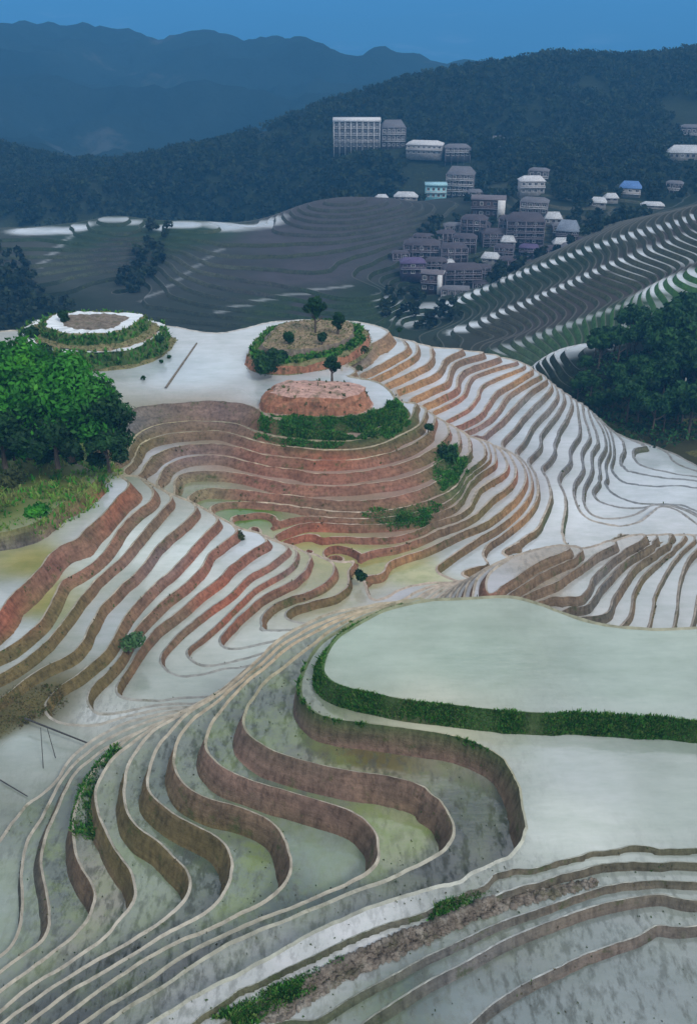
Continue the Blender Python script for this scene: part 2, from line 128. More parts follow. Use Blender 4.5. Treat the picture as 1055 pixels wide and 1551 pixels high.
SPOTS=[8.0,57.9,0.35,12.7,57.9,0.35,4.2,55.5,0.35,1.4,54.0,0.35,8.4,53.3,0.35,14.3,54.0,0.35,20.1,54.0,0.35,23.4,54.0,0.35,5.2,51.2,0.35,15.7,50.5,0.35,21.0,49.9,0.35,12.8,45.7,-0.75,16.8,45.7,-0.75,20.5,44.6,-0.75,12.3,43.0,-0.75,15.7,41.4,-0.75,19.5,41.4,-0.75,11.6,39.4,-0.75,15.3,39.4,-0.75,18.9,39.4,-0.75,7.1,48.0,-0.72,11.0,46.9,-0.72,15.0,46.5,-0.72,18.9,46.0,-0.72,21.1,45.3,-0.72,3.8,35.0,-0.80,1.1,33.8,-0.80,-1.5,32.5,-0.80,-4.0,31.1,-0.80,-6.0,29.7,-0.80,6.9,36.1,-0.80,9.5,37.6,-0.80,13.3,38.7,-0.80,12.0,31.6,-5.80,15.5,32.7,-5.80,16.5,30.2,-5.80,10.1,30.1,-5.80,-30.8,147.6,-7.50,-23.5,147.6,-7.50,-19.0,153.8,-7.50,-22.4,139.0,-7.50,-28.8,136.3,-7.50,-18.5,139.0,-7.50,-7.5,136.3,-7.50,-8.3,153.8,-7.50,0.3,147.6,-7.50,0.3,164.1,-7.50,-45.8,153.8,-7.50,-40.8,160.5,-7.50,-52.0,160.5,-7.50,-58.6,160.5,-7.50,3.1,133.7,-7.50,-66.3,157.1,-7.50,-10.0,165.9,-7.50,-10.8,143.2,-7.50,-28.5,64.7,-11.72,-26.7,66.4,-11.72,-25.6,62.3,-11.72,-27.6,60.1,-11.72,-28.5,68.6,-11.72,-23.6,65.6,-11.72,-28.9,62.3,-11.72,-26.3,59.3,-11.72,-30.8,61.6,-11.72,-29.6,57.9,-11.72,-30.0,66.0,-11.50,-32.1,65.6,-11.50,-15.3,114.3,-15.75,-13.6,113.9,-15.75,-11.0,114.6,-15.75,-41.6,107.3,-6.35,-37.3,108.4,-6.65,-33.6,109.4,-6.94,-43.8,100.6,-5.47,-46.9,92.2,-4.88,-48.3,113.8,-5.47,-44.7,117.3,-6.35,-53.4,109.1,-4.29,-41.1,122.0,-7.00,-36.3,123.7,-7.39,-51.5,127.6,-6.06,-62.0,119.9,-4.29,-8.2,69.4,-8.00,-8.8,74.3,-12.89,-5.6,73.6,-7.88,-6.0,78.6,-12.42,-3.7,75.2,-7.84,-4.0,80.2,-12.26,-1.1,76.9,-7.80,-1.2,81.9,-12.08,1.3,77.6,-7.78,1.4,82.6,-12.01,4.5,78.3,-7.76,4.8,83.3,-11.93,6.7,79.5,-8.06,7.1,84.5,-12.51,8.9,80.7,-8.37,9.4,85.7,-13.09,21.3,100.6,-18.46,24.0,101.8,-18.45,26.8,102.9,-18.44,28.7,104.0,-19.25,33.5,107.1,-20.11,38.8,110.1,-20.96,41.4,112.3,-21.90,43.3,114.2,-22.86,45.4,116.1,-23.82,-29.9,113.7,-9.05,-27.3,116.3,-11.19,-23.8,114.0,-12.14,-19.9,112.5,-13.20,-17.1,111.0,-14.26,-14.7,110.1,-15.55,-11.3,109.6,-17.24,-8.1,108.4,-18.37,-7.0,108.3,-19.09,-4.8,107.4,-19.68,-2.3,107.5,-20.71,3.3,146.2,-8.95,3.4,148.7,-10.60,5.2,145.3,-8.96,5.3,147.8,-10.62,6.5,141.9,-8.97,6.6,144.4,-10.67,7.4,139.3,-8.98,7.5,141.8,-10.72,8.6,138.2,-8.99,8.8,140.7,-10.73,10.3,140.9,-11.10,10.5,143.4,-12.76,11.8,140.5,-12.01,12.0,143.0,-13.69,13.3,140.1,-13.04,13.6,142.6,-14.74,15.2,139.8,-14.06,15.4,142.2,-16.41,16.7,139.9,-15.15,17.0,142.3,-17.70,18.2,139.9,-16.98,18.5,142.4,-18.95,19.8,140.3,-18.01,20.2,142.7,-19.99,-77.5,168.1,-11.09,-80.9,175.4,-17.29,-85.9,186.3,-25.47,-74.0,169.4,-11.09,-77.2,176.7,-17.29,-82.0,187.7,-25.48,-70.3,170.7,-11.10,-73.4,178.1,-17.30,-77.9,189.2,-25.49,-66.7,172.1,-11.10,-69.5,179.5,-17.30,-73.9,190.7,-25.50,-62.9,173.4,-11.10,-65.7,180.9,-17.30,-69.7,192.2,-25.50,-59.6,174.2,-11.10,-62.2,181.8,-17.31,-66.1,193.1,-25.52,-56.2,175.0,-11.11,-58.7,182.6,-17.32,-62.3,194.1,-25.53,-52.7,175.6,-11.11,-55.0,183.2,-17.33,-58.5,194.7,-25.56,-49.3,176.1,-11.12,-51.4,183.8,-17.35,-54.6,195.4,-25.58,-45.8,176.6,-11.12,-47.8,184.4,-17.36,-50.8,196.0,-25.60,-41.1,176.4,-11.14,-42.9,184.2,-17.39,-45.6,195.9,-25.66,-36.4,176.2,-11.15,-38.0,184.0,-17.43,-40.4,195.8,-25.73,-31.7,176.0,-11.16,-33.1,183.8,-17.46,-35.3,195.6,-25.78,-27.5,174.1,-11.19,-28.8,182.0,-17.53,-30.7,193.8,-25.92,-23.4,172.2,-11.22,-24.5,180.2,-17.60,-26.1,192.1,-26.05,-19.7,174.6,-11.20,-20.6,182.6,-17.54,-21.9,194.5,-25.94,-15.9,177.1,-11.18,-16.6,185.0,-17.48,-17.7,197.0,-25.84,-12.0,179.6,-11.15,-12.5,187.6,-17.42,-13.3,199.5,-25.72,-7.5,179.3,-11.16,-7.8,187.3,-17.44,-8.3,199.3,-25.75,-3.0,179.1,-11.16,-3.1,187.1,-17.45,-3.3,199.0,-25.77,1.5,178.8,-11.16,1.6,186.8,-17.46,1.7,198.8,-25.78,7.4,173.0,-11.23,7.8,181.0,-17.62,8.3,193.0,-26.08,9.8,174.5,-13.28,10.3,182.5,-19.96,10.9,194.5,-28.30,12.2,175.5,-14.19,12.8,183.5,-20.89,13.6,195.4,-29.27,15.0,175.6,-15.40,15.7,183.6,-21.96,16.7,195.5,-30.40,21.4,176.4,-17.12,22.3,184.4,-23.00,23.8,196.3,-31.47,25.5,177.3,-18.18,26.6,185.2,-24.04,28.3,197.1,-32.54,31.8,177.7,-20.41,33.3,185.6,-26.15,35.4,197.4,-34.76,34.2,175.9,-21.58,35.8,183.8,-27.39,38.1,195.6,-36.11,37.2,175.5,-23.42,38.8,183.3,-29.31,41.3,195.0,-38.15,39.1,175.8,-25.48,40.9,183.7,-31.45,43.5,195.4,-40.40,42.1,173.9,-27.56,43.9,181.6,-33.65,46.8,193.3,-42.78,44.7,177.4,-29.57,46.7,185.2,-35.67,49.6,196.8,-44.82,46.8,176.7,-31.64,48.9,184.4,-37.84,51.9,196.0,-47.12,-7.2,127.7,-8.45,-3.5,127.1,-8.45,0.2,127.3,-8.45,4.0,129.4,-8.45,-10.0,129.4,-8.45,15.9,109.4,-21.82,13.6,106.9,-21.82,29.5,119.6,-23.82,27.8,116.0,-23.82,-6.4,108.0,-17.78,-4.8,107.4,-17.78,-9.8,111.2,-16.30,16.4,89.9,-8.55,17.5,91.1,-8.55,15.2,88.1,-8.55,15.9,34.3,-5.80,18.4,31.6,-5.80,14.3,28.3,-5.80,9.7,28.3,-5.80,20.7,33.5,-5.80,7.1,29.1,-5.80,6.7,63.6,-1.78,7.0,66.4,-3.67,8.2,63.7,-1.78,8.6,66.4,-3.66,9.7,63.7,-1.77,10.1,66.5,-3.65,11.2,63.8,-1.77,11.7,66.6,-3.64,12.8,63.9,-1.76,13.3,66.7,-3.63,14.3,62.9,-1.77,14.9,65.7,-3.65,15.8,62.0,-1.78,16.5,64.7,-3.67,17.2,61.0,-1.79,18.0,63.7,-3.69,18.8,60.6,-1.79,19.6,63.3,-3.69,20.3,60.2,-1.79,21.2,62.8,-3.68,21.8,59.7,-1.78,22.7,62.4,-3.68,23.4,59.8,-1.78,24.4,62.4,-3.66,24.9,59.9,-1.77,26.0,62.4,-3.64,26.5,59.9,-1.76,27.7,62.5,-3.62]

STEP_Z = {0:0,-1:-1.2,-2:-2.9,-3:-4.6,-4:-6.3,-5:-8.0,-6:-9.7,-7:-11.4,-8:-13.2,-9:-15.0,-10:-15.8,-11:-16.7,-12:-17.6,-13:-18.5,-14:-19.4,-15:-20.3,-16:-20.8,-17:-21.3,-18:-22.2,-19:-22.9,-20:-23.8,-21:-24.7}
def level_z(k):
    k = np.asarray(k, float)
    ks = np.arange(-60, 3); zs = np.array([STEP_Z[i] if i in STEP_Z else (i*1.5 if i > 0 else -24.7 + (i + 21)*.9) for i in ks])
    return np.interp(k, ks, zs)
SPUR_STEP = {-1:-1.2,-2:-1.42,-3:-1.8,-4:-2.15,-5:-2.7,-6:-3.2}
SPUR_AXIS = [(29.14,42.17,-1.20),(15.26,39.45,-1.20),(8.07,37.07,-1.20),(3.77,35.00,-1.20),(1.07,33.84,-1.20),(-1.52,32.50,-1.20),(-3.98,31.08,-1.20),(-6.00,29.73,-1.20),(-8.40,27.73,-1.20),(-10.53,25.50,-1.20)]
SPUR_POLY = [(p[0], p[1]) for p in SPUR_AXIS] + [(-40, 0), (80, 0), (90, SPUR_AXIS[0][1])]
def spur_level_z(k):
    ks = sorted(SPUR_STEP); return np.interp(k, [-9] + ks + [0, 2], [-4.4] + [SPUR_STEP[i] for i in ks] + [0, 3.0])
def in_poly(x, y, poly):
    r = np.zeros(x.shape, bool); n = len(poly)
    for i in range(n):
        x1, y1 = poly[i]; x2, y2 = poly[(i + 1) % n]
        if y1 == y2: continue
        c = ((y1 > y) != (y2 > y)) & (x < (x2 - x1) * (y - y1) / (y2 - y1) + x1)
        r ^= c
    return r

# ------------------------------------------------------------------ numeric helpers
def tps_fit(P, v, lam=0.0):
    d = np.sqrt(((P[:, None] - P[None]) ** 2).sum(-1)) ; K = np.where(d > 0, d * d * np.log(np.maximum(d, 1e-9)), 0)
    n = len(P); K[np.arange(n), np.arange(n)] += lam
    Q = np.c_[np.ones(n), P]; A = np.block([[K, Q], [Q.T, np.zeros((3, 3))]])
    w = np.linalg.solve(A, np.r_[v, 0, 0, 0]); return P.astype(np.float32), w
def tps_eval(fit, X):
    P, w = fit; out = np.empty(len(X)); wr = w[:-3].astype(np.float64); Pd = P.astype(np.float64)
    for i in range(0, len(X), 2500):
        x = X[i:i + 2500].astype(np.float64)
        d2 = (x * x).sum(1)[:, None] + (Pd * Pd).sum(1)[None] - 2 * x @ Pd.T
        np.maximum(d2, 1e-12, out=d2)
        out[i:i + 2500] = (0.5 * d2 * np.log(d2)) @ wr + w[-3] + x @ w[-2:]
    return out
def densify(pts, spacing):
    p = np.array(pts, float).reshape(-1, 2)
    if len(p) < 3: return p
    q = np.vstack([2 * p[0] - p[1], p, 2 * p[-1] - p[-2]]); out = []
    for i in range(1, len(q) - 2):
        a, b, c, d = q[i - 1], q[i], q[i + 1], q[i + 2]
        L = np.hypot(*(c - b)); n = max(1, int(round(L / spacing(b))))
        tt = np.arange(n) / n
        t1 = max(np.hypot(*(b - a)), 1e-6) ** .5; t2 = max(L, 1e-6) ** .5; t3 = max(np.hypot(*(d - c)), 1e-6) ** .5
        m1 = t2 * ((b - a) / t1 - (c - a) / (t1 + t2) + (c - b) / t2) ; m2 = t2 * ((c - b) / t2 - (d - b) / (t2 + t3) + (d - c) / t3)
        for t in tt:
            h00 = 2*t**3-3*t**2+1; h10 = t**3-2*t**2+t; h01 = -2*t**3+3*t**2; h11 = t**3-t**2
            out.append(h00*b + h10*m1 + h01*c + h11*m2)
    out.append(p[-1]); return np.array(out)
_perm = RNG.random((4, 256, 256))
def vnoise(x, y, s=0):
    xi = np.floor(x).astype(int); yi = np.floor(y).astype(int); fx = x - xi; fy = y - yi
    fx = fx*fx*(3-2*fx); fy = fy*fy*(3-2*fy); T = _perm[s % 4]
    g = lambda a, b: T[a & 255, b & 255]
    return (g(xi,yi)*(1-fx)+g(xi+1,yi)*fx)*(1-fy) + (g(xi,yi+1)*(1-fx)+g(xi+1,yi+1)*fx)*fy
def fbm(x, y, oct=4, s=0):
    r = 0; a = .5
    for i in range(oct):
        r = r + a * (vnoise(x, y, s + i) - .5); x = x * 2.03 + 17.1; y = y * 2.03 + 5.3; a *= .5
    return r

def cut(tris, V, fcol, off):
    """split triangles along integer values of V[:,fcol] + off @ columns"""
    for _ in range(60):
        f = off(V); fv = f[tris]; mn = fv.min(1); mxv = fv.max(1)
        Lv = np.floor(mn + 1e-5) + 1; need = Lv < mxv - 1e-5
        if not need.any(): break
        keep = tris[~need]; T = tris[need]; Lc = Lv[need]; s = f[T] - Lc[:, None]
        neg = s < -1e-5; one = neg.sum(1) == 1
        lone = np.where(one, neg.argmax(1), (~neg).argmax(1))
        ar = np.arange(len(T)); a = T[ar, lone]; b = T[ar, (lone + 1) % 3]; c = T[ar, (lone + 2) % 3]
        def mid(p, q):
            lo = np.minimum(p, q); hi = np.maximum(p, q); key = np.stack([lo, hi, Lc.astype(np.int64) + 1000], 1)
            return key
        keys = np.vstack([mid(a, b), mid(a, c)])
        uq, inv = np.unique(keys, axis=0, return_inverse=True); inv = inv.reshape(-1)
        lo, hi, LL = uq[:, 0], uq[:, 1], uq[:, 2] - 1000
        den = f[hi] - f[lo]; t = np.clip((LL - f[lo]) / np.where(np.abs(den) < 1e-12, 1e-12, den), 0, 1)
        NV = V[lo] * (1 - t[:, None]) + V[hi] * t[:, None]
        base = len(V); V = np.vstack([V, NV]); ab = base + inv[:len(T)]; ac = base + inv[len(T):]
        tris = np.vstack([keep, np.stack([a, ab, ac], 1), np.stack([ab, b, c], 1), np.stack([ab, c, ac], 1)])
    return tris, V

def banded(X, Y, U, rise, lipw, slope, bmax=0.62, bank_mul=None):
    """grid -> triangles cut along every terrace rim, bund edge and bank foot. returns verts (x,y,u,e,b), tris, band (0 bund 1 flat 2 bank)"""
    nr, nc = X.shape
    step = np.sqrt((np.gradient(X, axis=1)) ** 2)
    gy = np.gradient(U, axis=0) / np.gradient(Y, axis=0); gx0 = np.gradient(U, axis=1) / np.gradient(X, axis=1)
    ky = np.gradient(X, axis=0) / np.gradient(Y, axis=0); gy = gy - gx0 * ky
    g = np.hypot(gx0, gy)
    e = np.clip(lipw * g, 0.015, 0.28); b = np.clip(rise * slope * g, 0.05, bmax)
    if bank_mul is not None: b = np.clip(b * bank_mul, 0.05, np.clip(.4 + .14 * bank_mul, .62, .88))
    V = np.stack([X.ravel(), Y.ravel(), U.ravel(), e.ravel(), b.ravel()], 1)
    i = np.arange(nr * nc).reshape(nr, nc); p, q, r, s = i[:-1, :-1].ravel(), i[:-1, 1:].ravel(), i[1:, 1:].ravel(), i[1:, :-1].ravel()
    alt = ((np.arange(nr - 1)[:, None] + np.arange(nc - 1)[None]) % 2).ravel().astype(bool)
    t1 = np.where(alt[:, None], np.stack([p, q, r], 1), np.stack([p, q, s], 1)); t2 = np.where(alt[:, None], np.stack([p, r, s], 1), np.stack([q, r, s], 1))
    T = np.vstack([t1, t2])
    T, V = cut(T, V, 2, lambda V: V[:, 2])
    T, V = cut(T, V, 2, lambda V: V[:, 2] - V[:, 3])
    T, V = cut(T, V, 2, lambda V: V[:, 2] + V[:, 4])
    key = np.round(V[:, :2] * 2000).astype(np.int64)
    _, first, inv = np.unique(key, axis=0, return_index=True, return_inverse=True); inv = inv.reshape(-1)
    V = V[first]; T = inv[T]
    ok = (T[:, 0] != T[:, 1]) & (T[:, 1] != T[:, 2]) & (T[:, 0] != T[:, 2]); T = T[ok]
    uc = V[T, 2].mean(1); ec = V[T, 3].mean(1); bc = V[T, 4].mean(1); k = np.floor(uc + 1e-6); t = uc - k
    band = np.where(t < ec, 0, np.where(t > 1 - bc, 2, 1))
    return V, T, band, k
def profile(V, zfun, lip):
    u = V[:, 2]; k = np.floor(u + 2e-4); t = np.clip(u - k, 0, 1); e, b = V[:, 3], V[:, 4]
    z0 = zfun(k); z1 = zfun(k + 1)
    zl = z0 + lip * np.clip(1 - (t - 0.35 * e) / np.maximum(0.65 * e, 1e-4), 0, 1)
    return np.where(t > 1 - b, z0 + (z1 + lip - z0) * np.clip((t - 1 + b) / b, 0, 1), np.where(t < e, zl, z0))

def mesh_obj(name, verts, faces, mats, midx=None, attrs=None, smooth=None, parent=None):
    me = bpy.data.meshes.new(name); verts = np.asarray(verts, np.float32); faces = np.asarray(faces)
    nf, k = faces.shape
    me.vertices.add(len(verts)); me.vertices.foreach_set('co', verts.ravel())
    me.loops.add(nf * k); me.loops.foreach_set('vertex_index', faces.ravel().astype(np.int32))
    me.polygons.add(nf); me.polygons.foreach_set('loop_start', np.arange(0, nf * k, k, dtype=np.int32))
    for m in mats: me.materials.append(m)
    if midx is not None: me.polygons.foreach_set('material_index', np.asarray(midx, np.int32))
    if smooth is not None: me.polygons.foreach_set('use_smooth', np.asarray(smooth, bool))
    for an, av in (attrs or {}).items():
        at = me.attributes.new(an, 'FLOAT_COLOR', 'POINT'); c = np.ones((len(verts), 4), np.float32); c[:, :3] = av; at.data.foreach_set('color', c.ravel())
    me.update(); me.validate()
    o = bpy.data.objects.new(name, me); COL.objects.link(o)
    if parent: o.parent = parent
    return o
def compact(V, T):
    u, inv = np.unique(T, return_inverse=True); return u, inv.reshape(T.shape)
def struct(o): o['kind'] = 'structure'; return o
def stuff(o): o['kind'] = 'stuff'; return o

# ------------------------------------------------------------------ materials
def new_mat(name):
    m = bpy.data.materials.new(name); m.use_nodes = True; t = m.node_tree
    return m, t, t.nodes['Principled BSDF']
def attr_color(t, name):
    a = N(t, 'ShaderNodeAttribute', attribute_name=name); return a.outputs['Color']
def noise(t, scale, detail=5, vec=None, rough=0.55):
    n = N(t, 'ShaderNodeTexNoise'); n.inputs['Scale'].default_value = scale; n.inputs['Detail'].default_value = detail; n.inputs['Roughness'].default_value = rough
    if vec is None: vec = N(t, 'ShaderNodeNewGeometry').outputs['Position']
    t.links.new(vec, n.inputs['Vector']); return n.outputs['Fac']
def ramp(t, fac, stops):
    r = N(t, 'ShaderNodeValToRGB'); e = r.color_ramp.elements
    while len(e) < len(stops): e.new(0.5)
    for el, (p, c) in zip(e, stops): el.position = p; el.color = (c[0], c[1], c[2], 1) if isinstance(c, tuple) else (c, c, c, 1)
    t.links.new(fac, r.inputs['Fac']); return r.outputs['Color']
def mix(t, fac, a, b, mode='MIX'):
    m = N(t, 'ShaderNodeMix', data_type='RGBA', blend_type=mode)
    for s, v in (('Factor', fac), ('A', a), ('B', b)):
        if hasattr(v, 'is_linked'): t.links.new(v, m.inputs[s])
        elif s == 'Factor': m.inputs[s].default_value = v
        else: m.inputs[s].default_value = (v[0], v[1], v[2], 1)
    return m.outputs['Result']
def bump(t, b, h, strength, dist=0.1):
    n = N(t, 'ShaderNodeBump'); n.inputs['Strength'].default_value = strength; n.inputs['Distance'].default_value = dist
    t.links.new(h, n.inputs['Height']); t.links.new(n.outputs[0], b.inputs['Normal'])
def scaled_pos(t, s):
    g = N(t, 'ShaderNodeNewGeometry'); m = N(t, 'ShaderNodeMapping'); m.inputs['Scale'].default_value = s
    t.links.new(g.outputs['Position'], m.inputs['Vector']); return m.outputs[0]

def mat_bank():
    m, t, b = new_mat('earth bank')
    base = attr_color(t, 'tint')
    n1 = noise(t, 0.55, 8, rough=0.6); n2 = noise(t, 2.4, 7, scaled_pos(t, (1, 1, 0.22)), 0.65); n3 = noise(t, 1.2, 6, scaled_pos(t, (.18, .18, 2.6)), .6)
    c = mix(t, 1.0, base, ramp(t, n1, [(0.32, (.78,.8,.8)), (0.68, (1.2,1.16,1.12))]), 'MULTIPLY')
    c = mix(t, 1.0, c, ramp(t, n2, [(0.35, 0.62), (0.5, 1.0), (0.65, 1.2)]), 'MULTIPLY')
    c = mix(t, 1.0, c, ramp(t, n3, [(0.35, 0.8), (0.65, 1.15)]), 'MULTIPLY')
    c = mix(t, ramp(t, noise(t, 0.6, 8, rough=0.75), [(0.56, 0.0), (0.66, 0.75)]), c, (0.07, 0.10, 0.03))
    c = mix(t, ramp(t, noise(t, 3.5, 8, rough=0.8), [(0.58, 0.0), (0.66, 0.6)]), c, (0.09, 0.065, 0.045))
    t.links.new(c, b.inputs['Base Color']); b.inputs['Roughness'].default_value = 0.9
    b.inputs['Specular IOR Level'].default_value = 0.2
    bump(t, b, noise(t, 3.0, 8, rough=0.7), 0.9, 0.25); return m
def mat_bund():
    m, t, b = new_mat('dried mud bund')
    c = mix(t, 1.0, attr_color(t, 'rim'), ramp(t, noise(t, 1.3, 6), [(0.3, 0.65), (0.7, 1.2)]), 'MULTIPLY')
    c = mix(t, ramp(t, noise(t, 0.45, 8, rough=0.75), [(0.55, 0.0), (0.66, 0.7)]), c, (0.12, 0.12, 0.065))
    t.links.new(c, b.inputs['Base Color']); b.inputs['Roughness'].default_value = 0.8; return m
def mat_water():
    m, t, b = new_mat('paddy water')
    base = attr_color(t, 'wtint'); wa = N(t, 'ShaderNodeAttribute', attribute_name='weed')
    n1 = noise(t, 0.11, 7, rough=0.6); c = mix(t, 1.0, base, ramp(t, n1, [(0.3, (.74,.76,.74)), (0.55, 0.98), (0.72, 1.1)]), 'MULTIPLY')
    c = mix(t, 1.0, c, ramp(t, noise(t, 0.5, 8, scaled_pos(t, (.5, 1.6, 1)), 0.7), [(0.32, (.86,.9,.86)), (0.62, 1.04)]), 'MULTIPLY')
    sep = N(t, 'ShaderNodeSeparateColor'); t.links.new(wa.outputs['Color'], sep.inputs[0])
    # mud / stubble breaking the surface, and algae, only where the paddy has them
    mud = ramp(t, noise(t, 1.5, 9, scaled_pos(t, (1.5, 0.6, 1)), 0.7), [(0.48, 0.0), (0.6, 0.85)])
    mf = N(t, 'ShaderNodeMath', operation='MULTIPLY'); t.links.new(mud, mf.inputs[0]); t.links.new(sep.outputs[0], mf.inputs[1])
    c = mix(t, mf.outputs[0], c, (0.062, 0.066, 0.056))
    al = ramp(t, noise(t, 0.45, 9, None, 0.72), [(0.44, 0.0), (0.6, 1.0)])
    af = N(t, 'ShaderNodeMath', operation='MULTIPLY'); t.links.new(al, af.inputs[0]); t.links.new(sep.outputs[1], af.inputs[1])
    c = mix(t, af.outputs[0], c, (0.20, 0.27, 0.075))
    t.links.new(c, b.inputs['Base Color'])
    dm = N(t, 'ShaderNodeMath', operation='MAXIMUM'); t.links.new(mf.outputs[0], dm.inputs[0]); t.links.new(sep.outputs[2], dm.inputs[1])
    rr = N(t, 'ShaderNodeMath', operation='MULTIPLY_ADD'); t.links.new(dm.outputs[0], rr.inputs[0]); rr.inputs[1].default_value = 0.75; rr.inputs[2].default_value = 0.06
    t.links.new(rr.outputs[0], b.inputs['Roughness']); b.inputs['IOR'].default_value = 1.95
    sm = N(t, 'ShaderNodeMath', operation='MULTIPLY_ADD'); t.links.new(dm.outputs[0], sm.inputs[0]); sm.inputs[1].default_value = -0.46; sm.inputs[2].default_value = 0.5; t.links.new(sm.outputs[0], b.inputs['Specular IOR Level'])
    bump(t, b, noise(t, 1.4, 6, scaled_pos(t, (.7, 2.6, 1))), 0.12, 0.06); return m
M_BANK, M_BUND, M_WATER = mat_bank(), mat_bund(), mat_water()

def shepard(seeds, X, Y, Zq, zo=0.0, pw=3.2):
    S = np.array([s[0] for s in seeds]); S[:, 2] += zo; nc = max(len(s[1]) for s in seeds); C = np.array([tuple(s[1]) + (0,) * (nc - len(s[1])) for s in seeds], float)
    out = np.zeros((len(X), C.shape[1]))
    for i in range(0, len(X), 20000):
        x = X[i:i+20000]; y = Y[i:i+20000]; d2 = (x[:, None]-S[:, 0])**2 + (y[:, None]-S[:, 1])**2 + (3.0 * (Zq[i:i+20000, None]-S[:, 2]))**2
        d2 = d2 / (4 + 0.0009 * (S[:, 1] ** 2))[None]
        w = 1 / (d2 + 0.05) ** (pw / 2); out[i:i+20000] = (w @ C) / w.sum(1)[:, None]
    return out
PINK=(.31,.15,.11); PNK2=(.25,.165,.13); BRN=(.21,.15,.10); OLV=(.18,.145,.065); GRY=(.17,.165,.16); TAN=(.40,.23,.115); GRN=(.05,.10,.03); RED=(.36,.135,.085); MAUVE=(.23,.165,.15); DRK=(.12,.12,.10)
